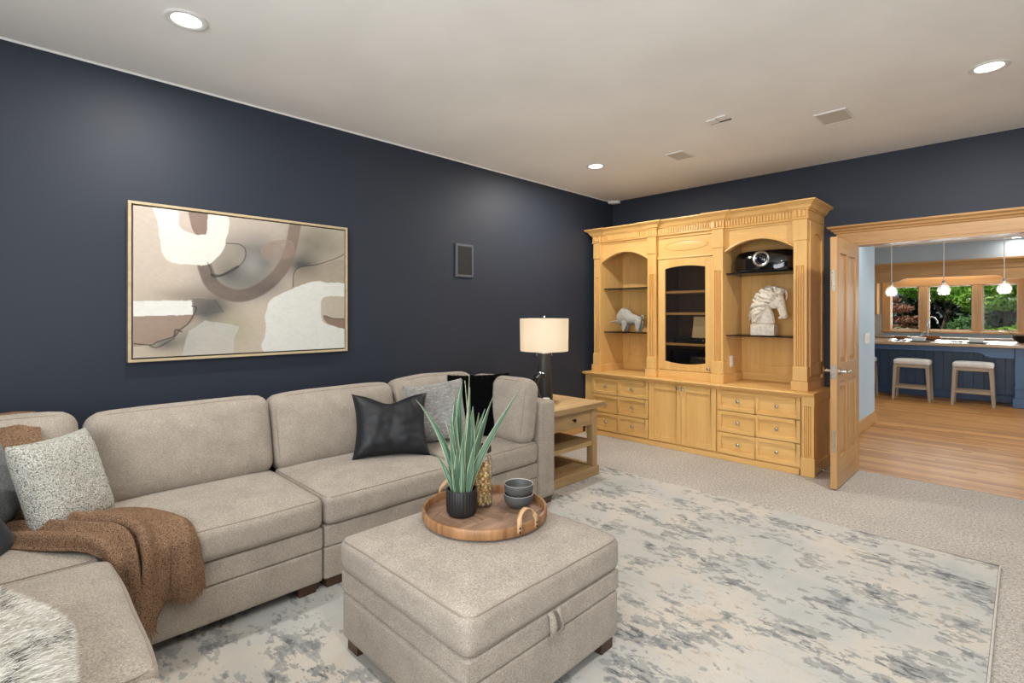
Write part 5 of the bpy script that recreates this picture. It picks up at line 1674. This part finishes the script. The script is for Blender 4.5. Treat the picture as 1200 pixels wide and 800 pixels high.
# ---------------------------------------------------------------- knitted throw
def throw():
    R = [  # rows from the top of the back cushion to the hanging end: seven points across
        [(-3.44, -.36, .72), (-3.44, -.28, .72), (-3.44, -.20, .72), (-3.44, -.12, .72), (-3.44, -.05, .72), (-3.44, .02, .72), (-3.44, .08, .72)],
        [(-3.33, -.34, .925), (-3.33, -.26, .93), (-3.33, -.18, .93), (-3.33, -.10, .93), (-3.33, -.03, .93), (-3.33, .05, .93), (-3.33, .12, .925)],
        [(-3.05, -.30, .85), (-3.04, -.23, .85), (-3.04, -.15, .85), (-3.04, -.08, .85), (-3.04, -.01, .85), (-3.04, .06, .85), (-3.05, .135, .84)],
        [(-2.96, -.26, .66), (-2.95, -.19, .66), (-2.95, -.12, .66), (-2.95, -.06, .66), (-2.95, .01, .66), (-2.95, .07, .66), (-2.96, .13, .66)],
        [(-2.92, -.18, .520), (-2.92, -.10, .53), (-2.92, -.03, .53), (-2.92, .05, .535), (-2.91, .12, .53), (-2.91, .20, .53), (-2.92, .28, .52)],
        [(-2.76, -.02, .510), (-2.78, .03, .53), (-2.79, .10, .535), (-2.80, .18, .545), (-2.80, .27, .540), (-2.80, .36, .535), (-2.80, .45, .515)],
        [(-2.60, .10, .510), (-2.61, .15, .54), (-2.62, .22, .535), (-2.63, .30, .550), (-2.63, .38, .535), (-2.64, .46, .540), (-2.64, .54, .512)],
        [(-2.470, .235, .500), (-2.475, .28, .53), (-2.48, .34, .525), (-2.49, .40, .540), (-2.50, .46, .520), (-2.50, .52, .530), (-2.51, .575, .508)],
        [(-2.415, .295, .44), (-2.400, .33, .47), (-2.405, .375, .47), (-2.400, .43, .485), (-2.425, .475, .465), (-2.415, .53, .48), (-2.425, .585, .465)],
        [(-2.405, .303, .33), (-2.385, .335, .35), (-2.400, .38, .35), (-2.380, .435, .37), (-2.415, .475, .37), (-2.395, .535, .38), (-2.415, .60, .375)],
        [(-2.405, .308, .22), (-2.380, .34, .22), (-2.400, .385, .22), (-2.375, .43, .26), (-2.420, .470, .30), (-2.390, .54, .30), (-2.412, .605, .32)],
        [(-2.408, .312, .155), (-2.384, .345, .130), (-2.402, .39, .135), (-2.388, .425, .20), (-2.424, .462, .262), (-2.396, .54, .245), (-2.414, .61, .272)],
    ]
    nr, nc = len(R), 7
    def cr(p0, p1, p2, p3, t):
        return .5 * ((2 * p1) + (-p0 + p2) * t + (2 * p0 - 5 * p1 + 4 * p2 - p3) * t * t + (-p0 + 3 * p1 - 3 * p2 + p3) * t ** 3)
    P = [[Vector(p) for p in row] for row in R]
    U, Vn = 6, 10
    def row_at(row, x):
        i = min(int(x), nc - 2); t = x - i
        g = lambda k: row[max(0, min(nc - 1, k))]
        return cr(g(i - 1), g(i), g(i + 1), g(i + 2), t)
    NU, NV = (nc - 1) * Vn, (nr - 1) * U
    grid = []
    for a in range(NV + 1):
        y = a / U
        i = min(int(y), nr - 2); t = y - i
        line = []
        for b_ in range(NU + 1):
            x = b_ / Vn
            g = lambda k: row_at(P[max(0, min(nr - 1, k))], x)
            p = cr(g(i - 1), g(i), g(i + 1), g(i + 2), t)
            line.append(p)
        grid.append(line)
    # folds run with the length of the throw
    out = [[None] * (NU + 1) for _ in range(NV + 1)]
    for a in range(NV + 1):
        for b_ in range(NU + 1):
            da = grid[min(NV, a + 1)][b_] - grid[max(0, a - 1)][b_]
            db = grid[a][min(NU, b_ + 1)] - grid[a][max(0, b_ - 1)]
            nrm = da.cross(db)
            nrm = nrm.normalized() if nrm.length > 1e-9 else Vector((0, 0, 1))
            if nrm.z < 0 and abs(nrm.z) > .3: nrm = -nrm
            elif abs(nrm.z) <= .3 and nrm.x < 0: nrm = -nrm
            u = b_ / NU; v = a / NV
            edge = min(1, 6 * min(u, 1 - u))
            w_ = u + .03 * math.sin(9 * v)
            k = .042 * math.exp(-((w_ - .10) / .055) ** 2) + .050 * math.exp(-((w_ - .27) / .055) ** 2) + .046 * math.exp(-((w_ - .44) / .05) ** 2) + .018 * math.exp(-((w_ - .66) / .08) ** 2) + .016 * math.exp(-((w_ - .88) / .06) ** 2)
            k += mnoise.noise(Vector((u * 5, v * 7, 3))) * .010
            fade = .15 if v < .3 else min(1, .15 + (v - .3) * 4)
            out[a][b_] = grid[a][b_] + nrm * (k * edge * fade)
    bm = B()
    vv = [[bm.verts.new(p) for p in r_] for r_ in out]
    for a in range(NV):
        for b_ in range(NU):
            bm.faces.new((vv[a][b_], vv[a][b_ + 1], vv[a + 1][b_ + 1], vv[a + 1][b_]))
    def sol_(o):
        m = o.modifiers.new('solid', 'SOLIDIFY'); m.thickness = .011; m.offset = 0
        s_ = o.modifiers.new('sub', 'SUBSURF'); s_.levels = 1; s_.render_levels = 1
    o = add('throw_blanket', bm, 'throw', smooth=80, label='brown knitted throw draped over the left corner seat and hanging over its front edge', cat='blanket', mods=(sol_,))
    bm = B()
    rnd = random.Random(2)
    last = out[NV]; prev = out[NV - 2]
    for b_ in range(NU):
        for k in range(3):
            t = (k + rnd.random()) / 3
            p = last[b_].lerp(last[b_ + 1], t)
            d = (last[b_] - prev[b_]).normalized()
            q = p + d * rnd.uniform(.016, .03) + Vector((rnd.uniform(-.004, .006), rnd.uniform(-.006, .006), 0))
            tube(bm, [p, p.lerp(q, .5) + Vector((rnd.uniform(-.002, .002), rnd.uniform(-.003, .003), 0)), q], [.0018, .0016, .0007], 4)
    add('fringe', bm, 'fringe', o, kind='stuff')
throw()
# ---------------------------------------------------------------- kitchen beyond the doorway
sw = root('light_switch', 'white multi-gang light switch on the pale blue passage wall by the kitchen', 'switch', (-1.38, 7.55, 1.1))
quick('cover_plate', 'linen', [(-1.38, -1.374, 7.42, 7.68, 1.03, 1.16)], sw, bevel=.002)
for k in range(3):
    quick('toggle', 'white', [(-1.375, -1.368, 7.455 + .075 * k, 7.495 + .075 * k, 1.06, 1.13)], sw, bevel=.002)

IF, IB = 11.2, 11.9
isl = root('kitchen_island', 'dark blue panelled kitchen island with an overhanging counter side and corner pillar', 'kitchen island', (-1.2, 11.3, 0))
quick('core', 'island', [(-3.6, .9, IF + .02, IB, 0.0, .88)], isl)
k = 0
x = -3.6
while x < -.13:
    x1 = min(x + .125, -.12)
    quick('board', 'island', [(x + .0012, x1 - .0012, IF, IF + .022, .13, .88)], isl, bevel=.003)
    x = x1
bm = B(); sweep(bm, [(0, .0), (.022, .0), (.022, .10), (.014, .12), (.010, .135), (0, .135)], [(-3.6, IF), (-.12, IF)]); add('plinth', bm, 'island', isl)
quick('panel_rail', 'island', [(-3.6, -.12, IF - .006, IF, .40, .43)], isl)
quick('panel_rail', 'island', [(-3.6, -.12, IF - .006, IF, .30, .315)], isl)
bm = B(); prism(bm, [(-3.6, .878), (-3.6, .805), (-.56, .805), (-.50, .80), (-.42, .745), (-.36, .732), (-.12, .732), (-.12, .878)], 'xz', 10.655, 10.69)
add('apron', bm, 'island', isl, bevel=.003)
bm = B(); prism(bm, [(-3.6, .818), (-3.6, .803), (-.56, .803), (-.50, .798), (-.42, .743), (-.36, .730), (-.12, .730), (-.12, .745), (-.355, .747), (-.41, .757), (-.49, .812), (-.55, .818)], 'xz', 10.640, 10.660)
add('apron_bead', bm, 'island', isl)
quick('pillar', 'island', [(-.115, .9, 10.68, IF + .02, .14, .878)], isl, bevel=.004)
quick('pillar_plinth', 'island', [(-.14, .9, 10.652, IF + .02, 0, .14)], isl, bevel=.006)
quick('pillar_band', 'island', [(-.125, .9, 10.668, IF + .02, .27, .30)], isl, bevel=.004)
bm = B(); box(bm, -3.65, .95, 10.60, 11.95, .882, .932)
add('island_counter', bm, 'granite', bevel=.012, seg=3, label='long tan granite counter slab on the blue kitchen island', cat='counter')

def stool(x, y, label):
    r = root('counter_stool', label, 'stool', (x, y, 0), 'counter stools at the kitchen island')
    hw, hd = .205, .155
    soft('seat', r, 'seat_cloth', (x, y, .612), (.235, .175, .042), .03, puff=(0, 0, (0, .012)), lump=0, n=8)
    for sx in (-1, 1):
        for sy in (-1, 1):
            bm = B()
            t0, t1 = .024, .016
            top = (x + sx * hw, y + sy * hd, .572); bot = (x + sx * (hw + .028), y + sy * (hd + .02), -.003)
            va = [bm.verts.new((top[0] + a * t0, top[1] + b_ * t0, top[2])) for a, b_ in ((-1, -1), (1, -1), (1, 1), (-1, 1))]
            vb = [bm.verts.new((bot[0] + a * t1, bot[1] + b_ * t1, bot[2])) for a, b_ in ((-1, -1), (1, -1), (1, 1), (-1, 1))]
            bm.faces.new(va); bm.faces.new(vb[::-1])
            for i in range(4): bm.faces.new((va[i], va[(i + 1) % 4], vb[(i + 1) % 4], vb[i]))
            add('leg', bm, 'grey_oak_z', r, bevel=.002)
    for sy in (-1, 1):
        quick('seat_rail', 'grey_oak_x', [(x - hw, x + hw, y + sy * hd - .014, y + sy * hd + .014, .527, .572)], r, bevel=.002)
    for sx in (-1, 1):
        quick('seat_rail', 'grey_oak_y', [(x + sx * hw - .014, x + sx * hw + .014, y - hd, y + hd, .527, .572)], r, bevel=.002)
    for sy, z in ((-1, .205), (1, .205)):
        quick('stretcher', 'grey_oak_x', [(x - hw - .012, x + hw + .012, y + sy * (hd + .012) - .010, y + sy * (hd + .012) + .010, z - .02, z + .02)], r, bevel=.002)
    return r
s0 = stool(-1.31, 10.58, 'ivory topped wooden counter stool, the left of the two fully visible ones')
for x, l in ((-.57, 'ivory topped wooden counter stool, the right of the two fully visible ones'), (-2.05, 'ivory topped wooden counter stool mostly hidden behind the pale blue wall end')):
    c = copy_tree(s0); c.location = (x, 10.58, 0); c['label'] = l

def pendant(x, y, label):
    r = root('pendant_lamp', label, 'pendant lamp', (x, y, H), 'glass pendants over the island')
    bm = B(); lathe(bm, [(0, 0), (.06, 0), (.06, -.018), (.05, -.026), (0, -.026)], (x, y, H), 24); add('ceiling_canopy', bm, 'steel', r, smooth=40)
    bm = B(); tube(bm, [(x, y, H - .02), (x, y, 1.955)], .0055, 8); add('cord', bm, 'linen', r)
    bm = B(); lathe(bm, [(0, 1.965), (.010, 1.962), (.020, 1.945), (.024, 1.915), (.022, 1.905), (0, 1.905)], (x, y, 0), 20); add('socket', bm, 'steel', r, smooth=50)
    bm = B(); lathe(bm, [(.024, 1.925), (.036, 1.90), (.066, 1.86), (.088, 1.815), (.090, 1.78), (.074, 1.735), (.052, 1.712)], (x, y, 0), 12)
    add('glass_shade', bm, 'pendant_glass', r, smooth=20)
    bm = B(); ell(bm, (x, y, 1.83), (.034, .034, .048)); add('bulb', bm, 'bulb', r, smooth=80)
    light('pendant_light', 'POINT', (x, y, 1.76), (0, 0, 0), 6, WARM, shadow_soft_size=.04)
pendant(-1.69, 11.25, 'glass pendant lamp over the island, nearest the pale blue wall')
pendant(-.975, 11.25, 'glass pendant lamp hanging over the middle of the island')
pendant(-.24, 11.25, 'glass pendant lamp over the island at the right edge of the photo')

# counter and cupboards along the window wall
wc = root('window_wall_cabinet', 'low honey wood kitchen cabinets under the window', 'cabinet', (-1.2, 13.5, 0))
quick('carcass', 'fir_x', [(-4.2, 1.2, 13.26, 13.84, 0, .885)], wc)
for k in range(9):
    quick('cabinet_door', 'fir_z', [(-4.2 + .6 * k + .01, -4.2 + .6 * k + .59, 13.24, 13.262, .1, .87)], wc, bevel=.004)
bm = B(); box(bm, -4.2, 1.2, 13.2, 13.845, .888, .93); add('window_counter', bm, 'granite', bevel=.01, label='tan granite counter running below the kitchen window', cat='counter')
quick('backsplash_panel', 'tile', [(-4.2, -2.2, 13.83, 13.847, .931, 1.385)], None, label='beige tiled splashback left of the kitchen window', cat='splashback')

def upper(x0, x1, label):
    u = root('upper_cabinet', label, 'cabinet', ((x0 + x1) / 2, 13.65, 1.385))
    quick('carcass', 'fir_z', [(x0, x1, 13.52, 13.845, 1.385, 2.285)], u)
    n = max(1, round((x1 - x0) / .48))
    w = (x1 - x0) / n
    for k in range(n):
        a, b_ = x0 + w * k + .005, x0 + w * (k + 1) - .005
        bm = B(); frame_panel(bm, 'xz', a, b_, 1.39, 2.28, 13.498, 13.52, [(a + .06, b_ - .06, 1.46, 2.21, 0, 0)]); bmesh.ops.remove_doubles(bm, verts=bm.verts[:], dist=1e-5)
        d = add('cabinet_door', bm, 'fir_z', u, bevel=.003)
        quick('panel', 'fir_z', [(a + .05, b_ - .05, 13.510, 13.519, 1.45, 2.22)], d)
    return u
upper(-3.72, -2.28, 'honey wood wall cabinet left of the kitchen window')
upper(.06, 1.2, 'honey wood wall cabinet right of the kitchen window')
vl = root('window_valance', 'honey wood valance with scalloped lower edge and dentilled cornice across the kitchen window wall', 'valance', (-1.2, 13.5, 2.3))
bm = B(); prism(bm, [(-2.275, 2.40), (-2.275, 2.06), (-1.95, 2.06), (-1.90, 2.07), (-1.83, 2.125), (-1.76, 2.14), (-.42, 2.14), (-.36, 2.125), (-.30, 2.075), (-.25, 2.06), (.055, 2.06), (.055, 2.40)], 'xz', 13.50, 13.535)
add('valance_board', bm, 'fir_x', vl, bevel=.003)
bm = B(); sweep(bm, [(-.02, 2.29), (.012, 2.29), (.012, 2.30), (.006, 2.305), (.006, 2.36), (.02, 2.37), (.026, 2.39), (.05, 2.42), (.075, 2.44), (.08, 2.47), (-.02, 2.47)], [(-3.75, 13.495), (1.25, 13.495)])
add('cornice', bm, 'fir_x', vl, smooth=25)
bm = B()
for k in range(100):
    xx = -3.7 + k * .048
    box(bm, xx, xx + .024, 13.482, 13.491, 2.315, 2.355)
add('dentil_row', bm, 'fir_x', vl, kind='stuff')
quick('wall_soffit', 'soffit', [(-4.4, 1.3, 13.46, 13.85, 2.472, H)], kind='structure')
light('valance_lamp', 'AREA', (-1.1, 13.68, 2.36), (0, 0, 0), 9, WARM, shape='RECTANGLE', size=1.7, size_y=.12)

# the window itself
w1 = root('window_1', kind='structure', loc=(-1.1, 13.85, 1.0))
wy0, wy1 = 13.79, 13.96
for a, m_ in (((-2.245, -2.09, .985, 2.2), 'fir_z'), ((-.11, .05, .985, 2.2), 'fir_z')):
    quick('casing', m_, [(a[0], a[1], 13.815, 13.862, a[2], a[3])], w1, bevel=.003)
quick('head_casing', 'fir_x', [(-2.09, -.11, 13.815, 13.862, 1.985, 2.2)], w1, bevel=.003)
quick('window_sill', 'fir_x', [(-2.26, .065, 13.76, 13.862, 1.0, 1.045)], w1, bevel=.006)
for x0, x1 in ((-1.60, -1.452), (-.752, -.612)):
    quick('mullion', 'fir_z', [(x0, x1, 13.82, 13.95, 1.045, 2.0)], w1, bevel=.004)
for x0, x1 in ((-2.10, -1.60), (-1.452, -.752), (-.612, -.10)):
    s = .022
    for b_ in ((x0, x1, 1.045, 1.075), (x0, x1, 1.965, 1.99)):
        quick('sash_rail', 'fir_x', [(b_[0], b_[1], 13.87, 13.91, b_[2], b_[3])], w1)
    for b_ in ((x0, x0 + s), (x1 - s, x1)):
        quick('sash_stile', 'grey_oak_z', [(b_[0], b_[1], 13.87, 13.91, 1.075, 1.965)], w1)
    quick('pane', 'pane', [(x0 + s, x1 - s, 13.886, 13.892, 1.075, 1.965)], w1)
quick('window_crank', 'steel', [(-.37, -.29, 13.78, 13.80, 1.046, 1.066)], w1, bevel=.003)

# tap, bowls and place settings
fx, fy = -1.42, 13.5
bm = B(); tube(bm, [(fx, fy, .930), (fx, fy, 1.20), (fx + .01, fy - .01, 1.29), (fx + .055, fy - .03, 1.335), (fx + .11, fy - .05, 1.32), (fx + .15, fy - .06, 1.26), (fx + .16, fy - .065, 1.20)], [.016, .012, .012, .012, .012, .013, .014], 10)
tube(bm, [(fx, fy, .930), (fx, fy, .95)], .026, 14)
add('kitchen_tap', bm, 'steel', smooth=50, label='tall gooseneck kitchen tap at the sink below the window', cat='tap')

CZ = .9325
FR = {5: ['right', 'back right', 'back left', 'front left', 'front right'], 4: ['right', 'back', 'left', 'front']}
def wood_bowl(x, y, rr, label, fl):
    bm = B(); lathe(bm, [(0, 0), (rr * .4, 0), (rr * .8, rr * .26), (rr, rr * .58), (rr * .96, rr * .60), (rr * .76, rr * .30), (rr * .35, .012), (0, .012)], (x, y, CZ), 28)
    add('serving_bowl', bm, 'bowl_wood', smooth=50, label=label, cat='bowl', group='wooden bowls on the island')
    rnd = random.Random(int(rr * 1000))
    for k in range(fl):
        a = 2 * PI * k / fl
        bm = B(); ell(bm, (x + rr * .52 * math.cos(a), y + rr * .52 * math.sin(a), CZ + rr * .40), (rr * .27, rr * .27, rr * .25), seg=10)
        add('dark_fruit', bm, 'bronze', smooth=80, label=('dark round fruit at the ' + FR[fl][k] + ' of the ' + ('larger' if fl > 4 else 'smaller') + ' wooden island bowl'), cat='fruit', group='fruit in the ' + ('larger' if fl > 4 else 'smaller') + ' bowl')
wood_bowl(-1.17, 11.45, .14, 'larger brown wooden bowl of dark fruit in the middle of the island', 5)
wood_bowl(-1.60, 11.52, .10, 'smaller brown wooden bowl of dark fruit on the island near the blue wall', 4)

def setting(x, y, which):
    q = which + ' place setting on the island'
    bm = B(); lathe(bm, [(0, 0), (.10, 0), (.165, .012), (.163, .016), (.10, .006), (0, .006)], (x, y, CZ), 36)
    add('charger_plate', bm, 'black_matte', smooth=50, label='black charger plate of the ' + q, cat='plate', group='charger plates')
    bm = B()
    pts = [(-.085, 0), (.085, 0), (.095, .065), (-.095, .065)]
    g_ = [(.070, .0075), (.078, .02), (.094, .075)]
    rings = [[bm.verts.new((x + sx * w_, y + sy * w_, CZ + z)) for sx, sy in ((-1, -1), (1, -1), (1, 1), (-1, 1))] for w_, z in g_ + [(.088, .075), (.072, .020)]]
    for A_, B_ in zip(rings, rings[1:]):
        for i in range(4): bm.faces.new((A_[i], A_[(i + 1) % 4], B_[(i + 1) % 4], B_[i]))
    bm.faces.new(rings[0][::-1]); bm.faces.new(rings[-1])
    add('square_bowl', bm, 'linen', bevel=.004, label='white square bowl on the black charger of the ' + q, cat='bowl', group='white square bowls')
    bm = B()
    gx, gy = x - .235, y - .06
    n = 8
    gg = [[bm.verts.new((gx - .075 + .15 * i / n, gy - .06 + .12 * j / n, CZ + .012 + .022 * abs(math.sin(i * 1.3 + j * .7)))) for i in range(n + 1)] for j in range(n + 1)]
    for j in range(n):
        for i in range(n): bm.faces.new((gg[j][i], gg[j][i + 1], gg[j + 1][i + 1], gg[j + 1][i])).material_index = (i // 2 + j // 2) % 2
    def sol_(o):
        m = o.modifiers.new('solid', 'SOLIDIFY'); m.thickness = .012; m.offset = -1
    add('checked_napkin', bm, ['linen', 'black_matte'], smooth=60, mods=(sol_,), label='black and white checked napkin left of the ' + q, cat='napkin', group='checked napkins')
    bm = B(); lathe(bm, [(0, 0), (.032, 0), (.032, .003), (.004, .008), (.0035, .075), (.020, .092), (.034, .125), (.030, .175), (.0285, .175), (.0325, .125), (.018, .095), (0, .085)], (x + .04, y + .23, CZ), 24)
    add('wine_glass', bm, 'jar_glass', smooth=50, label='clear stemmed glass behind the ' + q, cat='glass', group='stemmed glasses')
setting(-1.26, 10.83, 'left hand')
setting(-.55, 10.92, 'right hand')
vb = root('branch_bowl', 'dark metal bowl with bare twigs at the far right end of the island counter', 'bowl', (-.02, 11.5, CZ))
bm = B(); lathe(bm, [(0, 0), (.06, 0), (.12, .05), (.15, .11), (.145, .11), (.11, .055), (.05, .01), (0, .01)], (-.02, 11.5, CZ), 28); add('bowl', bm, 'bronze', vb, smooth=50)
rnd = random.Random(9)
for k in range(6):
    a = rnd.uniform(0, 6.28); bm = B()
    tube(bm, [(-.02 + .03 * math.cos(a), 11.5 + .03 * math.sin(a), CZ + .02), (-.02 + .15 * math.cos(a), 11.5 + .15 * math.sin(a), CZ + .15), (-.02 + .24 * math.cos(a + .3), 11.5 + .24 * math.sin(a + .3), CZ + .24)], [.006, .004, .002], 6)
    add('twig', bm, 'bark', vb)

# ---------------------------------------------------------------- garden beyond the kitchen window
quick('garden_ground', 'garden_soil', [(-16, 12, 14.0, 34, -.5, -.3)], kind='structure')
def foliage(parent, blobs, n, size, mat, seed, name='foliage'):
    rnd = random.Random(seed)
    tot = sum(b[3] * b[4] * b[5] for b in blobs)
    V, F = [], []
    for b in blobs:
        for _ in range(max(20, int(n * b[3] * b[4] * b[5] / tot))):
            d = Vector((rnd.gauss(0, 1), rnd.gauss(0, 1), rnd.gauss(0, 1))).normalized()
            q = rnd.uniform(.55, 1.05)
            p = Vector((b[0] + d.x * b[3] * q, b[1] + d.y * b[4] * q, b[2] + d.z * b[5] * q))
            a = (d * .4 + Vector((rnd.uniform(-1, 1), rnd.uniform(-1, 1), rnd.uniform(-.4, 1.0)))).normalized()
            t = a.cross(Vector((rnd.uniform(-1, 1), rnd.uniform(-1, 1), rnd.uniform(-1, 1))))
            if t.length < .05: continue
            t.normalize(); s_ = a.cross(t)
            L_ = size * rnd.uniform(.6, 1.3)
            k = len(V)
            V += [tuple(p - t * L_), tuple(p + s_ * L_ * .45), tuple(p + t * L_ - a * L_ * .3), tuple(p - s_ * L_ * .45)]
            F.append((k, k + 1, k + 2, k + 3))
    o_ = org(parent)
    me = bpy.data.meshes.new(name)
    me.from_pydata([(v[0] - o_.x, v[1] - o_.y, v[2] - o_.z) for v in V], [], F)
    me.materials.append(M[mat])
    o = bpy.data.objects.new(name, me); COL.objects.link(o); o.parent = parent; o['kind'] = 'stuff'

def tree(name, label, cat, x, y, blobs, n, size, mat, seed, trunk=None, group=None):
    r = root(name, label, cat, (x, y, -.3), group)
    foliage(r, [(x + b[0], y + b[1], b[2], b[3], b[4], b[5]) for b in blobs], n, size, mat, seed)
    bm = B()
    tk = trunk or [(0, 0, -.31, .07), (0, 0, blobs[0][2], .03)]
    tube(bm, [(x + t[0], y + t[1], t[2]) for t in tk], [t[3] for t in tk], 8)
    for b in blobs[1:4]:
        t = tk[len(tk) // 2]
        tube(bm, [(x + t[0], y + t[1], t[2]), (x + b[0] * .8, y + b[1] * .8, b[2])], [t[3] * .6, t[3] * .2], 6)
    add('trunk', bm, 'bark', r, smooth=60)
tree('maple_tree', 'bright green maple tree outside the right pane of the kitchen window', 'tree', -.35, 17.6, [(0, 0, 2.3, .75, .7, .55), (-.55, .2, 2.0, .55, .5, .4), (.4, .1, 1.9, .5, .5, .4), (-.1, -.3, 1.75, .45, .45, .3)], 3200, .075, 'leaf_bright', 1)
tree('maple_tree', 'bright green maple tree outside the middle pane of the kitchen window', 'tree', -1.40, 19.1, [(.25, 0, 2.15, .65, .6, .5), (-.5, .1, 2.35, .55, .5, .35), (.45, -.2, 1.75, .45, .4, .35)], 2600, .075, 'leaf_bright', 2,
     [(-.35, 0, -.31, .07), (-.30, 0, .8, .055), (-.18, 0, 1.4, .045), (.1, 0, 2.2, .02)])
tree('maple_tree', 'green branch of a maple hanging into the left pane of the kitchen window', 'tree', -2.60, 20.6, [(.15, 0, 2.35, .6, .6, .45), (.5, -.1, 2.0, .35, .3, .25)], 1500, .075, 'leaf_bright', 3, [(1.0, .4, -.31, .08), (.9, .3, 1.2, .06), (.3, 0, 2.2, .02)])
tree('red_maple', 'small reddish lace-leaf maple outside the left pane of the kitchen window', 'tree', -2.45, 17.2, [(0, 0, 1.55, .35, .35, .12), (.25, -.05, 1.25, .40, .3, .10), (-.2, .1, 1.8, .25, .3, .10), (.05, 0, 1.05, .35, .3, .08)], 700, .065, 'leaf_red', 4, [(0, 0, -.31, .03), (.02, 0, .6, .025), (0, 0, 1.8, .01)])
tree('pale_shrub', 'pale green low shrub at the foot of the left window pane', 'shrub', -2.30, 16.4, [(0, 0, .72, .45, .35, .33), (.45, .1, .68, .35, .3, .28)], 1300, .05, 'leaf_pale', 5)
tree('round_shrub', 'blue green rounded shrub low in the middle of the kitchen window', 'shrub', -1.05, 17.1, [(0, 0, .95, .42, .4, .42), (-.3, .1, .75, .3, .3, .3), (.3, 0, .8, .3, .3, .35)], 1900, .05, 'leaf_mid', 6)
tree('low_shrub', 'light green low shrub at the foot of the right window pane', 'shrub', -.33, 15.6, [(0, 0, .80, .42, .35, .30), (.4, 0, .95, .35, .3, .3)], 1500, .05, 'leaf_bright', 7)
tree('round_shrub', 'dark green rounded shrub low in the right window pane, by its left frame', 'shrub', -.80, 16.0, [(0, 0, .85, .25, .25, .30)], 700, .045, 'leaf_mid', 8)
for i, (x, y) in enumerate(((-7.5, 24), (-5.0, 23), (-2.6, 25), (-.2, 23.5), (2.2, 25.2), (4.6, 23.4))):
    pos = ['leftmost', 'second from the left', 'third from the left', 'third from the right', 'second from the right', 'rightmost'][i]
    tree('evergreen_tree', 'tall dark evergreen at the back of the garden, ' + pos + ' of its row', 'tree', x, y, [(0, 0, 1.2, 1.15, .9, 1.5), (.2, 0, 3.2, 1.0, .9, 1.4), (0, 0, 5.0, .8, .7, 1.2)], 2600, .16, 'leaf_dark', 20 + i,
         [(0, 0, -.31, .2), (0, 0, 5.2, .06)], 'dark evergreens at the back of the garden')
gw = root('garden_wall', 'low pale stone garden wall outside the middle window pane', 'garden wall', (-1.4, 19.6, -.3))
rnd = random.Random(8)
for row in range(4):
    x = -3.6 + (row % 2) * .2
    while x < 1.0:
        w = rnd.uniform(.35, .55)
        quick('stone', 'garden_stone', [(x + .008, x + w - .008, 19.45 + rnd.uniform(-.02, .02), 19.8, -.3 + row * .28 + .004, -.3 + (row + 1) * .28 - .004)], gw, bevel=.01)
        x += w
